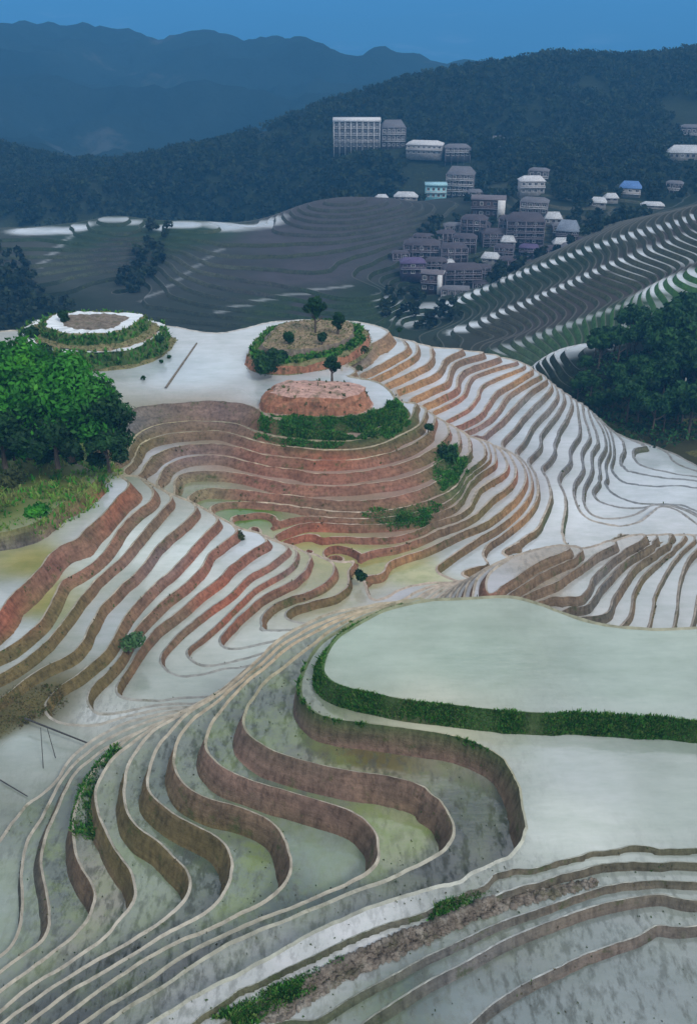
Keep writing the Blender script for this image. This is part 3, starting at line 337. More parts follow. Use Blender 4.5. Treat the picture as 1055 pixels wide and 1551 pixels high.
BANK_SEEDS=[((-34.08,97.43,-9.70),(.19,.23,.06)),((-31.54,104.17,-11.40),(.19,.23,.06)),((-37.97,95.85,-9.70),(.19,.23,.06)),((-38.21,102.38,-8.00),(.12,.17,.05)),((-41.52,95.43,-6.30),(.12,.17,.05)),((-8.81,125.16,-13.20),GRN),((-4.23,122.90,-13.20),GRN),((2.91,124.02,-13.20),GRN),((7.62,128.69,-13.20),GRN),((61.24,164.28,-32.80),(.13,.15,.06)),((1.37,48.84,-2.90),PNK2),((6.27,47.02,-2.90),PNK2),((9.41,43.11,-2.90),BRN),((-3.93,53.47,-2.90),MAUVE),((-1.14,46.51,-4.60),PNK2),((-6.36,49.50,-4.60),PNK2),((3.76,45.38,-4.60),BRN),((-3.23,46.25,-6.30),BRN),((-7.62,48.28,-6.30),BRN),((-8.44,47.08,-8.00),OLV),((-13.16,48.75,-9.70),OLV),((-15.42,48.05,-11.40),OLV),((-18.61,47.42,-13.20),BRN),((-21.53,48.58,-15.80),DRK),((-24.17,52.37,-16.70),DRK),
 ((-7.91,35.38,-4.60),DRK),((-0.96,36.48,-2.90),DRK),((-11.28,33.91,-6.30),DRK),((7.91,48.57,0.00),GRN),((0.53,50.19,0.00),GRN),((15.11,47.63,0.00),GRN),((20.51,46.72,0.00),GRN),((-2.52,53.30,0.00),GRN),((0.59,58.32,0.00),GRN),
 ((-2.80,59.98,-2.90),TAN),((-5.26,59.43,-4.60),TAN),((1.73,66.90,-4.60),TAN),((-9.04,61.03,-8.00),TAN),
 ((5.57,32.56,-2.00),GRY),((15.18,37.64,-4.00),GRY),((11.14,35.31,-4.00),MAUVE),((14.95,35.67,-6.00),GRY),((-2.48,31.49,-3.00),GRN),((2.43,34.11,-3.00),(.1,.13,.06)),
 ((-24.60,99.33,-13.20),RED),((-28.85,89.09,-13.20),PINK),((-31.48,79.23,-13.20),RED),((-23.59,101.07,-15.00),BRN),((-28.27,83.09,-15.00),OLV),((-30.77,75.84,-15.00),OLV),((-22.10,100.93,-15.80),BRN),((-28.91,75.38,-15.80),OLV),((-20.67,96.40,-16.70),MAUVE),((-27.66,72.57,-16.70),OLV),((-16.65,99.44,-17.60),PINK),((-24.88,75.73,-17.60),OLV),((-15.59,96.50,-18.50),PINK),((-13.98,95.11,-19.40),RED),((-17.31,87.21,-19.40),BRN),((-10.65,99.47,-20.30),PINK),((-13.74,92.42,-20.30),RED),((-7.61,100.30,-20.80),MAUVE),((-9.81,98.16,-21.30),RED),((-3.70,99.62,-21.30),PINK),((-7.26,93.95,-21.30),BRN),((-2.14,98.52,-22.90),OLV),((-6.54,93.96,-22.20),OLV),((-36.31,93.27,-13.20),GRY),((-31.72,97.76,-13.20),BRN),((-29.46,104.29,-13.20),RED),
 ((-27.98,126.32,-13.20),GRY),((-18.39,129.91,-13.20),MAUVE),((-11.52,125.16,-13.20),PINK),((-6.95,124.02,-13.20),GRN),((0.22,123.57,-13.20),GRN),((5.73,127.50,-13.20),GRN),((-26.78,123.67,-15.00),OLV),((-21.39,130.08,-15.80),BRN),((-20.66,124.14,-16.70),MAUVE),((-11.66,125.24,-16.70),PINK),((-11.38,120.58,-18.50),PINK),((-20.35,120.38,-19.40),(.25,.22,.13)),((-2.48,123.06,-16.70),RED),((2.03,122.86,-17.60),PINK),((-2.44,119.56,-18.50),PINK),((6.40,118.39,-19.40),PINK),((-2.39,115.35,-20.30),BRN),((7.08,113.53,-20.80),GRN),((14.21,126.70,-19.40),GRN),((13.76,121.19,-20.30),(.1,.13,.05)),((11.54,115.38,-21.30),BRN),((-3.99,110.01,-21.30),RED),((6.18,111.63,-22.20),PINK),((2.73,109.43,-22.90),PINK),((13.14,112.89,-22.90),BRN),((10.29,108.35,-24.70),OLV),((7.66,106.84,-23.80),TAN),((17.31,119.35,-22.90),OLV),((22.43,122.77,-24.70),TAN),((20.51,115.01,-25.60),BRN),((27.50,123.86,-27.40),(.09,.115,.06)),((20.97,134.16,-22.90),RED),((12.97,135.14,-18.50),PINK),
 ((3.48,153.83,-13.20),(.2,.18,.15)),((6.64,152.22,-13.20),TAN),((7.87,154.78,-15.80),TAN),((12.09,151.94,-17.60),TAN),((14.10,149.24,-19.40),TAN),((19.67,163.10,-17.60),BRN),((17.57,152.14,-19.40),PINK),((23.05,162.27,-18.50),MAUVE),((31.14,169.96,-19.40),MAUVE),((18.22,147.08,-20.80),PINK),((29.62,166.94,-20.80),TAN),((34.51,167.37,-22.20),BRN),((22.27,145.00,-22.20),MAUVE),((31.15,160.29,-23.80),(.2,.19,.18)),((29.28,148.11,-24.70),DRK),((34.51,152.23,-26.50),DRK),((35.64,146.28,-27.40),GRY),((40.43,147.60,-29.20),DRK),((48.16,165.52,-31.00),DRK),((50.08,158.00,-32.80),DRK),((36.86,131.31,-29.20),DRK),
 ((14.12,84.56,-13.20),PINK),((19.03,89.38,-15.00),BRN),((22.26,91.36,-15.80),BRN),((24.66,92.15,-16.70),BRN),((28.39,92.23,-17.60),GRY),((28.61,89.66,-18.50),DRK),((31.56,92.37,-19.40),BRN),((34.26,93.77,-20.30),OLV),((37.53,94.54,-20.80),DRK)]
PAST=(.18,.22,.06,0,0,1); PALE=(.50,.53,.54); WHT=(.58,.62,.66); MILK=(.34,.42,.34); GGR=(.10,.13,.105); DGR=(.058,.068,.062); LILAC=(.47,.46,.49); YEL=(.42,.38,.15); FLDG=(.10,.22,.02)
# water colour, sky reflection painted into the pale ones, + (mud/stubble, algae) per paddy
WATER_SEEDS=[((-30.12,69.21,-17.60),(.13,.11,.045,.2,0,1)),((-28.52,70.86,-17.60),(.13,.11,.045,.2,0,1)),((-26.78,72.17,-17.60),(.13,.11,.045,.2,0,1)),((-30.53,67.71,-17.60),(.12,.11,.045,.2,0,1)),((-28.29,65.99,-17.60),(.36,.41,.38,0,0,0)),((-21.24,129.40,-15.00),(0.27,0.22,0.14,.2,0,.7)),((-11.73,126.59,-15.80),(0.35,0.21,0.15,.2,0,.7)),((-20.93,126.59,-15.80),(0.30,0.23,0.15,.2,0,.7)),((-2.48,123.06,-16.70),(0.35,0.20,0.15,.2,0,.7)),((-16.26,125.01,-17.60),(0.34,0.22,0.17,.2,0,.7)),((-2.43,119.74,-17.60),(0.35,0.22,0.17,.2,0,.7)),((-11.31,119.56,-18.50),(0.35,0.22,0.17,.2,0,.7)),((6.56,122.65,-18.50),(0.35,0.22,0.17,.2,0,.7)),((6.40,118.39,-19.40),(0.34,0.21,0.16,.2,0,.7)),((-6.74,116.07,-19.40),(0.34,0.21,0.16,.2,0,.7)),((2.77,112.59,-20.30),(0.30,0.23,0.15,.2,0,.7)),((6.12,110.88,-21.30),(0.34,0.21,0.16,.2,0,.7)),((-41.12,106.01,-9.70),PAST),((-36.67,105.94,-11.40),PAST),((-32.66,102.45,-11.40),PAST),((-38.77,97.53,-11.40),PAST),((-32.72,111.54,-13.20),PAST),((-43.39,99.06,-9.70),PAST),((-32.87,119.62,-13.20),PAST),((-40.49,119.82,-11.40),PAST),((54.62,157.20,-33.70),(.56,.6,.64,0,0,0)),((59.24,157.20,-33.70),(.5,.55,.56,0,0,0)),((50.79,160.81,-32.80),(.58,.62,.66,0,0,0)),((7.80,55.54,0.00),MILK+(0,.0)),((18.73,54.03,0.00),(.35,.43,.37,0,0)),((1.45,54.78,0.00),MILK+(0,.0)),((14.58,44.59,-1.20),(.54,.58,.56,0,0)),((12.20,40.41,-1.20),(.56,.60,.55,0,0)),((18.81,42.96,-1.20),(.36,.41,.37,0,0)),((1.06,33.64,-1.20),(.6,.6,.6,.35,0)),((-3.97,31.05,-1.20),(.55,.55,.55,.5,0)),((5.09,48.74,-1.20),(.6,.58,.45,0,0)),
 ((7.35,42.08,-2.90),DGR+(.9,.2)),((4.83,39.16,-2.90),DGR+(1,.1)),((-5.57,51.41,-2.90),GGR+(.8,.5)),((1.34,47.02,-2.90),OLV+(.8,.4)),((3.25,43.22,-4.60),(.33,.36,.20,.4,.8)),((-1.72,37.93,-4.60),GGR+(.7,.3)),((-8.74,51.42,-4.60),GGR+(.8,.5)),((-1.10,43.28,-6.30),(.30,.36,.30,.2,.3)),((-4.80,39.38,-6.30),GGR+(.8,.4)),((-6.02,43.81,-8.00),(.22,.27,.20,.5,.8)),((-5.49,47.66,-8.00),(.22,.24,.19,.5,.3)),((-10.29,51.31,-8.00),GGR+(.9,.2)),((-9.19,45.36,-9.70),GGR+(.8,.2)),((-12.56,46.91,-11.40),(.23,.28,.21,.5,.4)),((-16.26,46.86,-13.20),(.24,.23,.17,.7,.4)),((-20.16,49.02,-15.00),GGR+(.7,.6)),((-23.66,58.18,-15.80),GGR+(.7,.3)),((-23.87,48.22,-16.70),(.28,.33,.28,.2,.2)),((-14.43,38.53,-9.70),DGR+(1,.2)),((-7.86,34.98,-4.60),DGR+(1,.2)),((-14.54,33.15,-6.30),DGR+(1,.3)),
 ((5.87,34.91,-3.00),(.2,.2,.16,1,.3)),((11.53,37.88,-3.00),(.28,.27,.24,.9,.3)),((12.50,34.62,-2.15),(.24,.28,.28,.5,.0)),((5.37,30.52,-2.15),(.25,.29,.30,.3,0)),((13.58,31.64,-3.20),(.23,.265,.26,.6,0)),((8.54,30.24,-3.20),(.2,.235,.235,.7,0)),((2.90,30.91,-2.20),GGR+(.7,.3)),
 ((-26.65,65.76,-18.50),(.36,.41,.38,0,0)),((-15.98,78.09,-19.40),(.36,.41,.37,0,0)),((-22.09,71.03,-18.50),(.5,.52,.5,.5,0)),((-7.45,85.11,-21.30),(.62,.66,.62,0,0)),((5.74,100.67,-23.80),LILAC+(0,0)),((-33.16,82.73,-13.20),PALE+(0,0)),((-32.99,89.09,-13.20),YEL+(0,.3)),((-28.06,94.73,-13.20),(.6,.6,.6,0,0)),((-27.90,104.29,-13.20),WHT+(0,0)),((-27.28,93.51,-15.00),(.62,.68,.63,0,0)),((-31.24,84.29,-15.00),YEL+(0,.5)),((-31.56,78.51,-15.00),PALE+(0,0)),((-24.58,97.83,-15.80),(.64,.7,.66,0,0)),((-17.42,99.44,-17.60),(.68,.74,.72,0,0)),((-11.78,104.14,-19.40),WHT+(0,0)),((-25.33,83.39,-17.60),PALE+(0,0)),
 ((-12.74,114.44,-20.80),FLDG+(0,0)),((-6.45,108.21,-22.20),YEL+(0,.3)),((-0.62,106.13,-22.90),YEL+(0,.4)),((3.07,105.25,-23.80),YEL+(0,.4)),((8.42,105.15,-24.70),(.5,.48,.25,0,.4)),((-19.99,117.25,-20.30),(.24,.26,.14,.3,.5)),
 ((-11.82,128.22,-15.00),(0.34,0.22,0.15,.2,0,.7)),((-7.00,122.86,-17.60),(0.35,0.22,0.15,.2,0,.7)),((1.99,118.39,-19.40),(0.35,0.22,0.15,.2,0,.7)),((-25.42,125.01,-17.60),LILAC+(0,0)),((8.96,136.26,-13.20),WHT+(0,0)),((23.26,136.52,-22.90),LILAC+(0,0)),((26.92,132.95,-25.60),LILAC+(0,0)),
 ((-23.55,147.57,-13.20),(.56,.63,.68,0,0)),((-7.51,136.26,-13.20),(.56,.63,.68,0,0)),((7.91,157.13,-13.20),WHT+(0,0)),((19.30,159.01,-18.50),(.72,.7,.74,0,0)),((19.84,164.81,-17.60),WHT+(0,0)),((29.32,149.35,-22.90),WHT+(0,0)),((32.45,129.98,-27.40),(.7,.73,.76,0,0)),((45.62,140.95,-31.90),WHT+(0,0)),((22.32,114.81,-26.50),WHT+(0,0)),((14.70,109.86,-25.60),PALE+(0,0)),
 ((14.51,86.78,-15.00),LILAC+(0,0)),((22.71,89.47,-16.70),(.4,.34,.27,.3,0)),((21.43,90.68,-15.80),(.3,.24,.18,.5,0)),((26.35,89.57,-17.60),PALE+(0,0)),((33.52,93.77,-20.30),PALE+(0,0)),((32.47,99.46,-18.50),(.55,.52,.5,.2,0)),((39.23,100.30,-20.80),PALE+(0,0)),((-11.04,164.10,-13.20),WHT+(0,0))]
RIM_SEEDS=[((-9.69,45.91,-9.70),(.56,.53,.46)),((3.00,46.51,-4.60),(.56,.50,.42)),((8.96,33.44,-2.15),(.55,.57,.54)),((-3.91,61.92,-4.60),(.5,.4,.27)),((7.93,48.12,-1.20),(.5,.45,.33)),((-23.31,90.79,-16.70),(.55,.48,.36)),((-7.00,122.86,-17.60),(.66,.52,.37)),((6.21,112.51,-22.20),(.58,.45,.36)),((-26.11,130.60,-15.00),(.5,.44,.27)),((18.66,152.14,-19.40),(.55,.47,.38)),((25.24,122.49,-25.60),(.6,.52,.42)),((34.09,143.76,-27.40),(.25,.25,.26)),((45.15,143.30,-31.90),(.22,.24,.25)),((-14.69,78.09,-19.40),(.32,.33,.31)),((-9.01,87.51,-21.30),(.32,.33,.31)),((27.24,93.61,-17.60),(.35,.3,.25)),((9.11,48.25,0.00),(.08,.14,.04)),((-2.09,53.30,0.00),(.06,.13,.03)),((-21.62,133.15,-13.20),(.16,.15,.14)),((-2.54,128.69,-13.20),(.2,.2,.1)),((-14.86,169.68,-13.20),(.5,.5,.48)),((-0.87,31.94,-1.20),(.35,.36,.3))]

# ------------------------------------------------------------------ the near hills: field fitted through the rims, then cut into terraces
P = []; Vv = []
for k, c in CONTOURS:
    d = densify(c, lambda b: 0.9 + 0.009 * max(b[1] - 40, 0)); P.append(d); Vv += [k] * len(d)
sp = np.array(SPOTS).reshape(-1, 3)
P = np.vstack(P + [sp[:, :2]]); Vv = np.r_[Vv, sp[:, 2]]
key = np.round(P / 0.25).astype(int); _, ui = np.unique(key, axis=0, return_index=True); P = P[ui]; Vv = Vv[ui]
print('terrace samples', len(P))
fit = tps_fit(P, Vv, 0.4)
ys = 24 * np.exp(np.arange(0, math.log(232 / 24), 0.0056)); xs = np.r_[np.arange(-0.95, -0.62, 0.009), np.arange(-0.62, 0.6201, 0.0042), np.arange(0.63, 0.95, 0.009)]
Yg, Sg = np.meshgrid(ys, xs, indexing='ij'); Xg = Sg * (Yg + 6)
U = tps_eval(fit, np.c_[Xg.ravel(), Yg.ravel()]).reshape(Xg.shape)
U = np.clip(U, -46, 0.45)
TOP_POND = [(p[0], p[1]) for p in ((-74.20,160.55,-13.20),(-66.28,163.38,-13.20),(-60.19,165.55,-13.20),(-53.75,167.03,-13.20),(-43.74,168.54,-13.20),(-35.69,168.92,-13.20),(-30.35,168.16,-13.20),(-22.41,164.46,-13.20),(-14.89,170.06,-13.20),(-11.47,171.61,-13.20),(-4.42,172.00,-13.20),(1.47,170.83,-13.20),(4.91,167.78,-13.20),(4.79,163.38,-13.20),(2.48,159.16,-13.20),(-1.00,151.27,-13.20),(-1.60,146.97,-13.20),(0.75,142.58,-13.20),(3.43,140.61,-13.20),(6.05,136.26,-13.20),(4.51,133.15,-13.20),(1.17,130.64,-13.20),(-9.12,130.64,-13.20),(-12.42,132.14,-13.20),(-16.12,135.21,-13.20),(-20.13,135.74,-13.20),(-25.37,134.69,-13.20),(-32.05,131.14,-13.20),(-41.41,136.26,-13.20),(-64.65,136.26,-13.20))]
U = np.where(in_poly(Xg, Yg, SPUR_POLY), np.maximum(U, -5.9), U)
inside = in_poly(Xg, Yg, TOP_POND); U = np.where(inside, np.clip(U, -7.9, -7.35), U)
U += 0.12 * fbm(Xg * 0.22, Yg * 0.22, 3) * np.clip((Yg - 75) / 40, 0, 1) + np.where(inside, 0, np.where(in_poly(Xg, Yg, SPUR_POLY), 0.03, 0.13)) * fbm(Xg * 0.5 + 40, Yg * 0.5, 4)
rise = np.interp(U, np.arange(-60, 2), np.diff(np.interp(np.arange(-60, 3), np.arange(-60, 3), level_z(np.arange(-60, 3)))))
AMPHI = [(p[0], p[1]) for p in ((-32.51,130.64,-13.20),(-19.13,136.26,-13.20),(7.02,136.26,-13.20),(10.74,132.50,-15.80),(14.41,128.92,-19.40),(15.51,120.17,-21.30),(9.64,112.51,-22.20),(-7.36,109.90,-22.20),(-17.03,114.42,-20.30),(-27.79,119.02,-15.80))]
bmul = 1 + 2.4 * in_poly(Xg, Yg, AMPHI) * np.clip((Yg - 100) / 8, 0, 1)
SPURL = [(p[0], p[1]) for p in ((-37.08,82.73,-13.20),(-30.59,93.27,-13.20),(-26.82,108.73,-13.20),(-15.96,106.69,-17.60),(-7.03,104.42,-20.30),(0.99,101.47,-22.90),(-6.47,92.63,-22.20),(-13.73,86.08,-20.30),(-20.07,83.51,-18.50),(-23.41,74.72,-17.60),(-28.54,73.55,-16.70),(-33.68,70.67,-16.70))]
RUP = [(p[0], p[1]) for p in ((6.86,173.46,-15.00),(36.08,170.04,-21.30),(27.17,149.35,-22.90),(18.09,145.55,-21.30),(7.67,149.56,-16.70),(0.80,152.56,-15.00),(1.36,157.13,-13.20))]
bmul += .75 * in_poly(Xg, Yg, SPURL) + .7 * in_poly(Xg, Yg, RUP)
for _ in range(3): bmul[1:-1, 1:-1] = (bmul[:-2, 1:-1] + bmul[2:, 1:-1] + bmul[1:-1, :-2] + bmul[1:-1, 2:] + bmul[1:-1, 1:-1]) / 5
V, T, band, kk = banded(Xg, Yg, U, np.where(in_poly(Xg, Yg, SPUR_POLY), spur_level_z(np.floor(U) + 1) - spur_level_z(np.floor(U)), rise), 0.085 + 0.0019 * Yg, 0.38, 0.62, bmul)
spur = in_poly(V[:, 0], V[:, 1], SPUR_POLY)
Z = np.where(spur, profile(V, spur_level_z, 0.10), profile(V, level_z, 0.12))
tt = V[:, 2] - np.floor(V[:, 2] + 2e-4); Z = Z + np.where((tt < 0.02) | (tt > .98), 0.16 * fbm(V[:, 0] * .9, V[:, 1] * .9, 4), 0) * np.clip(V[:, 1] / 70, .7, 1.6)
XYZ = np.c_[V[:, :2], Z]
print('near terrain', len(V), len(T), [int((band == i).sum()) for i in range(3)])
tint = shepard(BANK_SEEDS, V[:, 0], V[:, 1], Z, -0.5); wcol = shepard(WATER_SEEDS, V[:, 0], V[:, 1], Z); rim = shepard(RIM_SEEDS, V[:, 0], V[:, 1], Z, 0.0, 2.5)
sel = band != 1; u_, f_ = compact(V, T[sel])
hill = struct(mesh_obj('terraced_hillside', XYZ[u_], f_, [M_BUND, M_BANK], np.where(band[sel] == 0, 0, 1), {'tint': tint[u_], 'rim': rim[u_]}, band[sel] == 2))
sel = band == 1; u_, f_ = compact(V, T[sel])
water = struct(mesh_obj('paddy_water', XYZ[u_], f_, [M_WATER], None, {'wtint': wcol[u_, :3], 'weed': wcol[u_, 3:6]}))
def ground_z(x, y):
    """height of the near hills under a point"""
    i = np.clip(np.searchsorted(ys, y), 1, len(ys) - 1); s = x / (y + 6); j = np.clip(np.searchsorted(xs, s), 1, len(xs) - 1)
    return float(level_z(math.floor(U[i, j])))

# ------------------------------------------------------------------ bookkeeping
def tag(o, label, cat, group=None):
    o['label'] = label; o['category'] = cat
    if group: o['group'] = group
    return o
def thing(name, label, cat, loc, rz=0.0, group=None):
    o = bpy.data.objects.new(name, None); COL.objects.link(o); o.location = loc; o.rotation_euler = (0, 0, rz); o.empty_display_size = 0.5
    return tag(o, label, cat, group)
def dup(root, loc, rz, sc=1.0, label=None):
    r = root.copy(); COL.objects.link(r); r.location = loc; r.rotation_euler = (0, 0, rz); r.scale = (sc, sc, sc * random.uniform(0.9, 1.15))
    if label: r['label'] = label
    for ch in list(root.children):
        c = ch.copy(); COL.objects.link(c); c.parent = r
    return r

# ------------------------------------------------------------------ far slopes, village hill, mountains
HOUSES = [  # base centre, width, depth, height (px at that distance), floors, style, label
 ((4.4,560.0,-36.5),70,42,4,'hotel','big four-storey white hotel block with a bright flat roof edge, high on the far hill'),
 ((23.6,562.0,-36.8),36,40,3,'greywood','grey three-storey house adjoining the big white hotel block on its right'),
 ((39.9,545.0,-37.7),55,20,2,'whitewood','long low white two-storey house just right of the hotel pair'),
 ((56.0,540.0,-38.0),38,18,2,'greywood','low pale grey house at the right end of the hotel row'),
 ((39.9,470.0,-46.1),32,22,2,'cyan','pale cyan painted house at the left edge of the village'),
 ((52.2,480.0,-47.0),42,44,4,'greywood','tall grey house with a hipped roof right of the cyan house'),
 ((14.7,450.0,-43.5),18,9,1,'shed','smallest white-roofed shed on the edge of the purple field'),
 ((25.3,452.0,-43.9),36,13,1,'shed','long low white-roofed shed left of the cyan house'),
 ((59.0,430.0,-46.3),52,32,2,'gable','dark house with a bright white gable wall and white ledge'),
 ((79.9,450.0,-40.4),38,26,2,'whitewood','pale stepped house above the tallest dark house of the village'),
 ((74.8,410.0,-41.0),42,24,2,'greywood','two-storey grey upper house rising behind the tallest dark house'),
 ((68.9,395.0,-49.2),58,46,4,'darkwood','tallest dark timber house with rows of pale windows, centre of the village'),
 ((81.7,405.0,-44.2),26,18,1,'shed','white shed at the right shoulder of the tallest dark house'),
 ((85.3,392.0,-47.5),34,30,2,'blueroof','house with a wide slate-blue roof at the right end of the village'),
 ((86.5,385.0,-52.5),38,22,2,'greywood','grey house with pale balconies under the slate-blue roof'),
 ((76.7,384.0,-52.8),34,20,2,'darkwood','dark low house with two pale rails beside the striped ridge'),
 ((50.0,402.0,-46.6),40,26,2,'darkwood','dark timber house directly below the white gable wall'),
 ((57.5,395.0,-50.8),42,28,3,'darkwood','dark timber house left of the tallest dark house'),
 ((44.7,385.0,-49.5),36,24,2,'darkwood','small dark timber house in the left middle of the village'),
 ((27.5,375.0,-50.1),56,28,2,'darkwood','long dark house with a pale roof edge on the left of the village'),
 ((38.9,372.0,-50.4),42,26,2,'darkwood','dark house with five pale posts right of the long dark house'),
 ((53.1,372.0,-51.6),28,16,1,'shed','small bright white hut in the middle of the dark houses'),
 ((61.6,368.0,-53.3),48,22,2,'darkwood','brown low house just above the dark trees'),
 ((22.7,352.0,-50.7),38,26,2,'purple','house with a purple roof at the lower left of the village'),
 ((29.0,340.0,-53.6),34,34,2,'gable','house with a bright white front, lowest left of the village'),
 ((40.1,350.0,-53.0),58,30,3,'darkwood','wide dark house with three pale rails in the lower village'),
 ((36.4,335.0,-53.8),44,16,1,'greywood','lowest grey house of the village with a pale row of posts'),
 ((104.0,425.0,-41.3),24,14,1,'shed','white-roofed hut left of the blue-roofed house'),
 ((110.8,432.0,-40.5),20,12,1,'shed','white-walled hut just below the blue-roofed house'),
 ((120.7,440.0,-38.6),32,18,1,'bluewall','small house with a bright blue roof on the dark slope'),
 ((123.7,415.0,-39.9),34,9,1,'shed','long white-roofed shed above the striped ridge'),
 ((160.7,500.0,-33.4),50,20,1,'shed','wide white-roofed house at the right edge of the dark hill'),
 ((142.6,450.0,-38.8),24,13,1,'greywood','small grey hut below the wide white-roofed house'),
 ((84.0,590.0,-40.3),22,16,1,'greywood','lone pale hut on the hill right of the hotel row'),
 ((181.5,560.0,-29.8),30,14,1,'greywood','highest grey hut at the right edge of the dark hill'),
 ((63.5,400.0,-44.9),30,20,2,'darkwood','dark gabled house behind the tallest dark house, upper left of it'),
 ((38.1,392.0,-48.3),28,18,1,'darkwood','low dark house on the field edge above the five-post house'),
 ((47.4,358.0,-53.2),34,20,2,'darkwood','dark house beside the black trees, right of the wide three-rail house'),
 ((59.2,380.0,-51.3),30,20,2,'darkwood','dark house tucked under the front of the tallest dark house'),
 ((82.2,388.0,-49.9),24,16,1,'shed','small pale-roofed hut between the slate-blue roof and the tallest dark house'),
 ((69.8,386.0,-52.3),30,18,2,'purple','violet-brown house below the right half of the tallest dark house'),
 ((32.0,362.0,-51.8),32,20,2,'darkwood','dark house wedged behind the white-fronted lowest house'),
 ((57.6,468.0,-46.0),22,14,1,'greywood','small grey hut right beside the tall hipped-roof house'),
 ((53.8,405.0,-47.8),24,18,2,'darkwood','narrow dark house just left of the upper-left dark gabled house'),
 ((42.1,405.0,-47.8),30,16,1,'greywood','low grey roof on the upper edge of the dark houses'),
 ((62.0,390.0,-49.6),22,16,1,'shed','tiny pale shed against the left flank of the tallest dark house'),
 ((28.8,388.0,-48.2),30,16,1,'darkwood','dark shed at the left end of the dark houses, on the field'),
 ((19.0,368.0,-49.4),26,14,1,'darkwood','outermost dark hut on the left of the village'),
 ((46.8,346.0,-54.5),26,14,1,'darkwood','lowest dark hut at the edge of the trees'),
 ((36.3,366.0,-52.8),26,16,1,'shed','small pale-roofed shed above the wide three-rail house'),
 ((83.3,400.0,-46.2),22,14,1,'greywood','small grey hut above the slate-blue roof'),
 ((86.5,470.0,-37.0),30,14,1,'greywood','grey roof above the pale stepped house'),
 ((90.8,390.0,-49.6),22,14,1,'darkwood','last dark hut on the right, next to the striped ridge'),
]
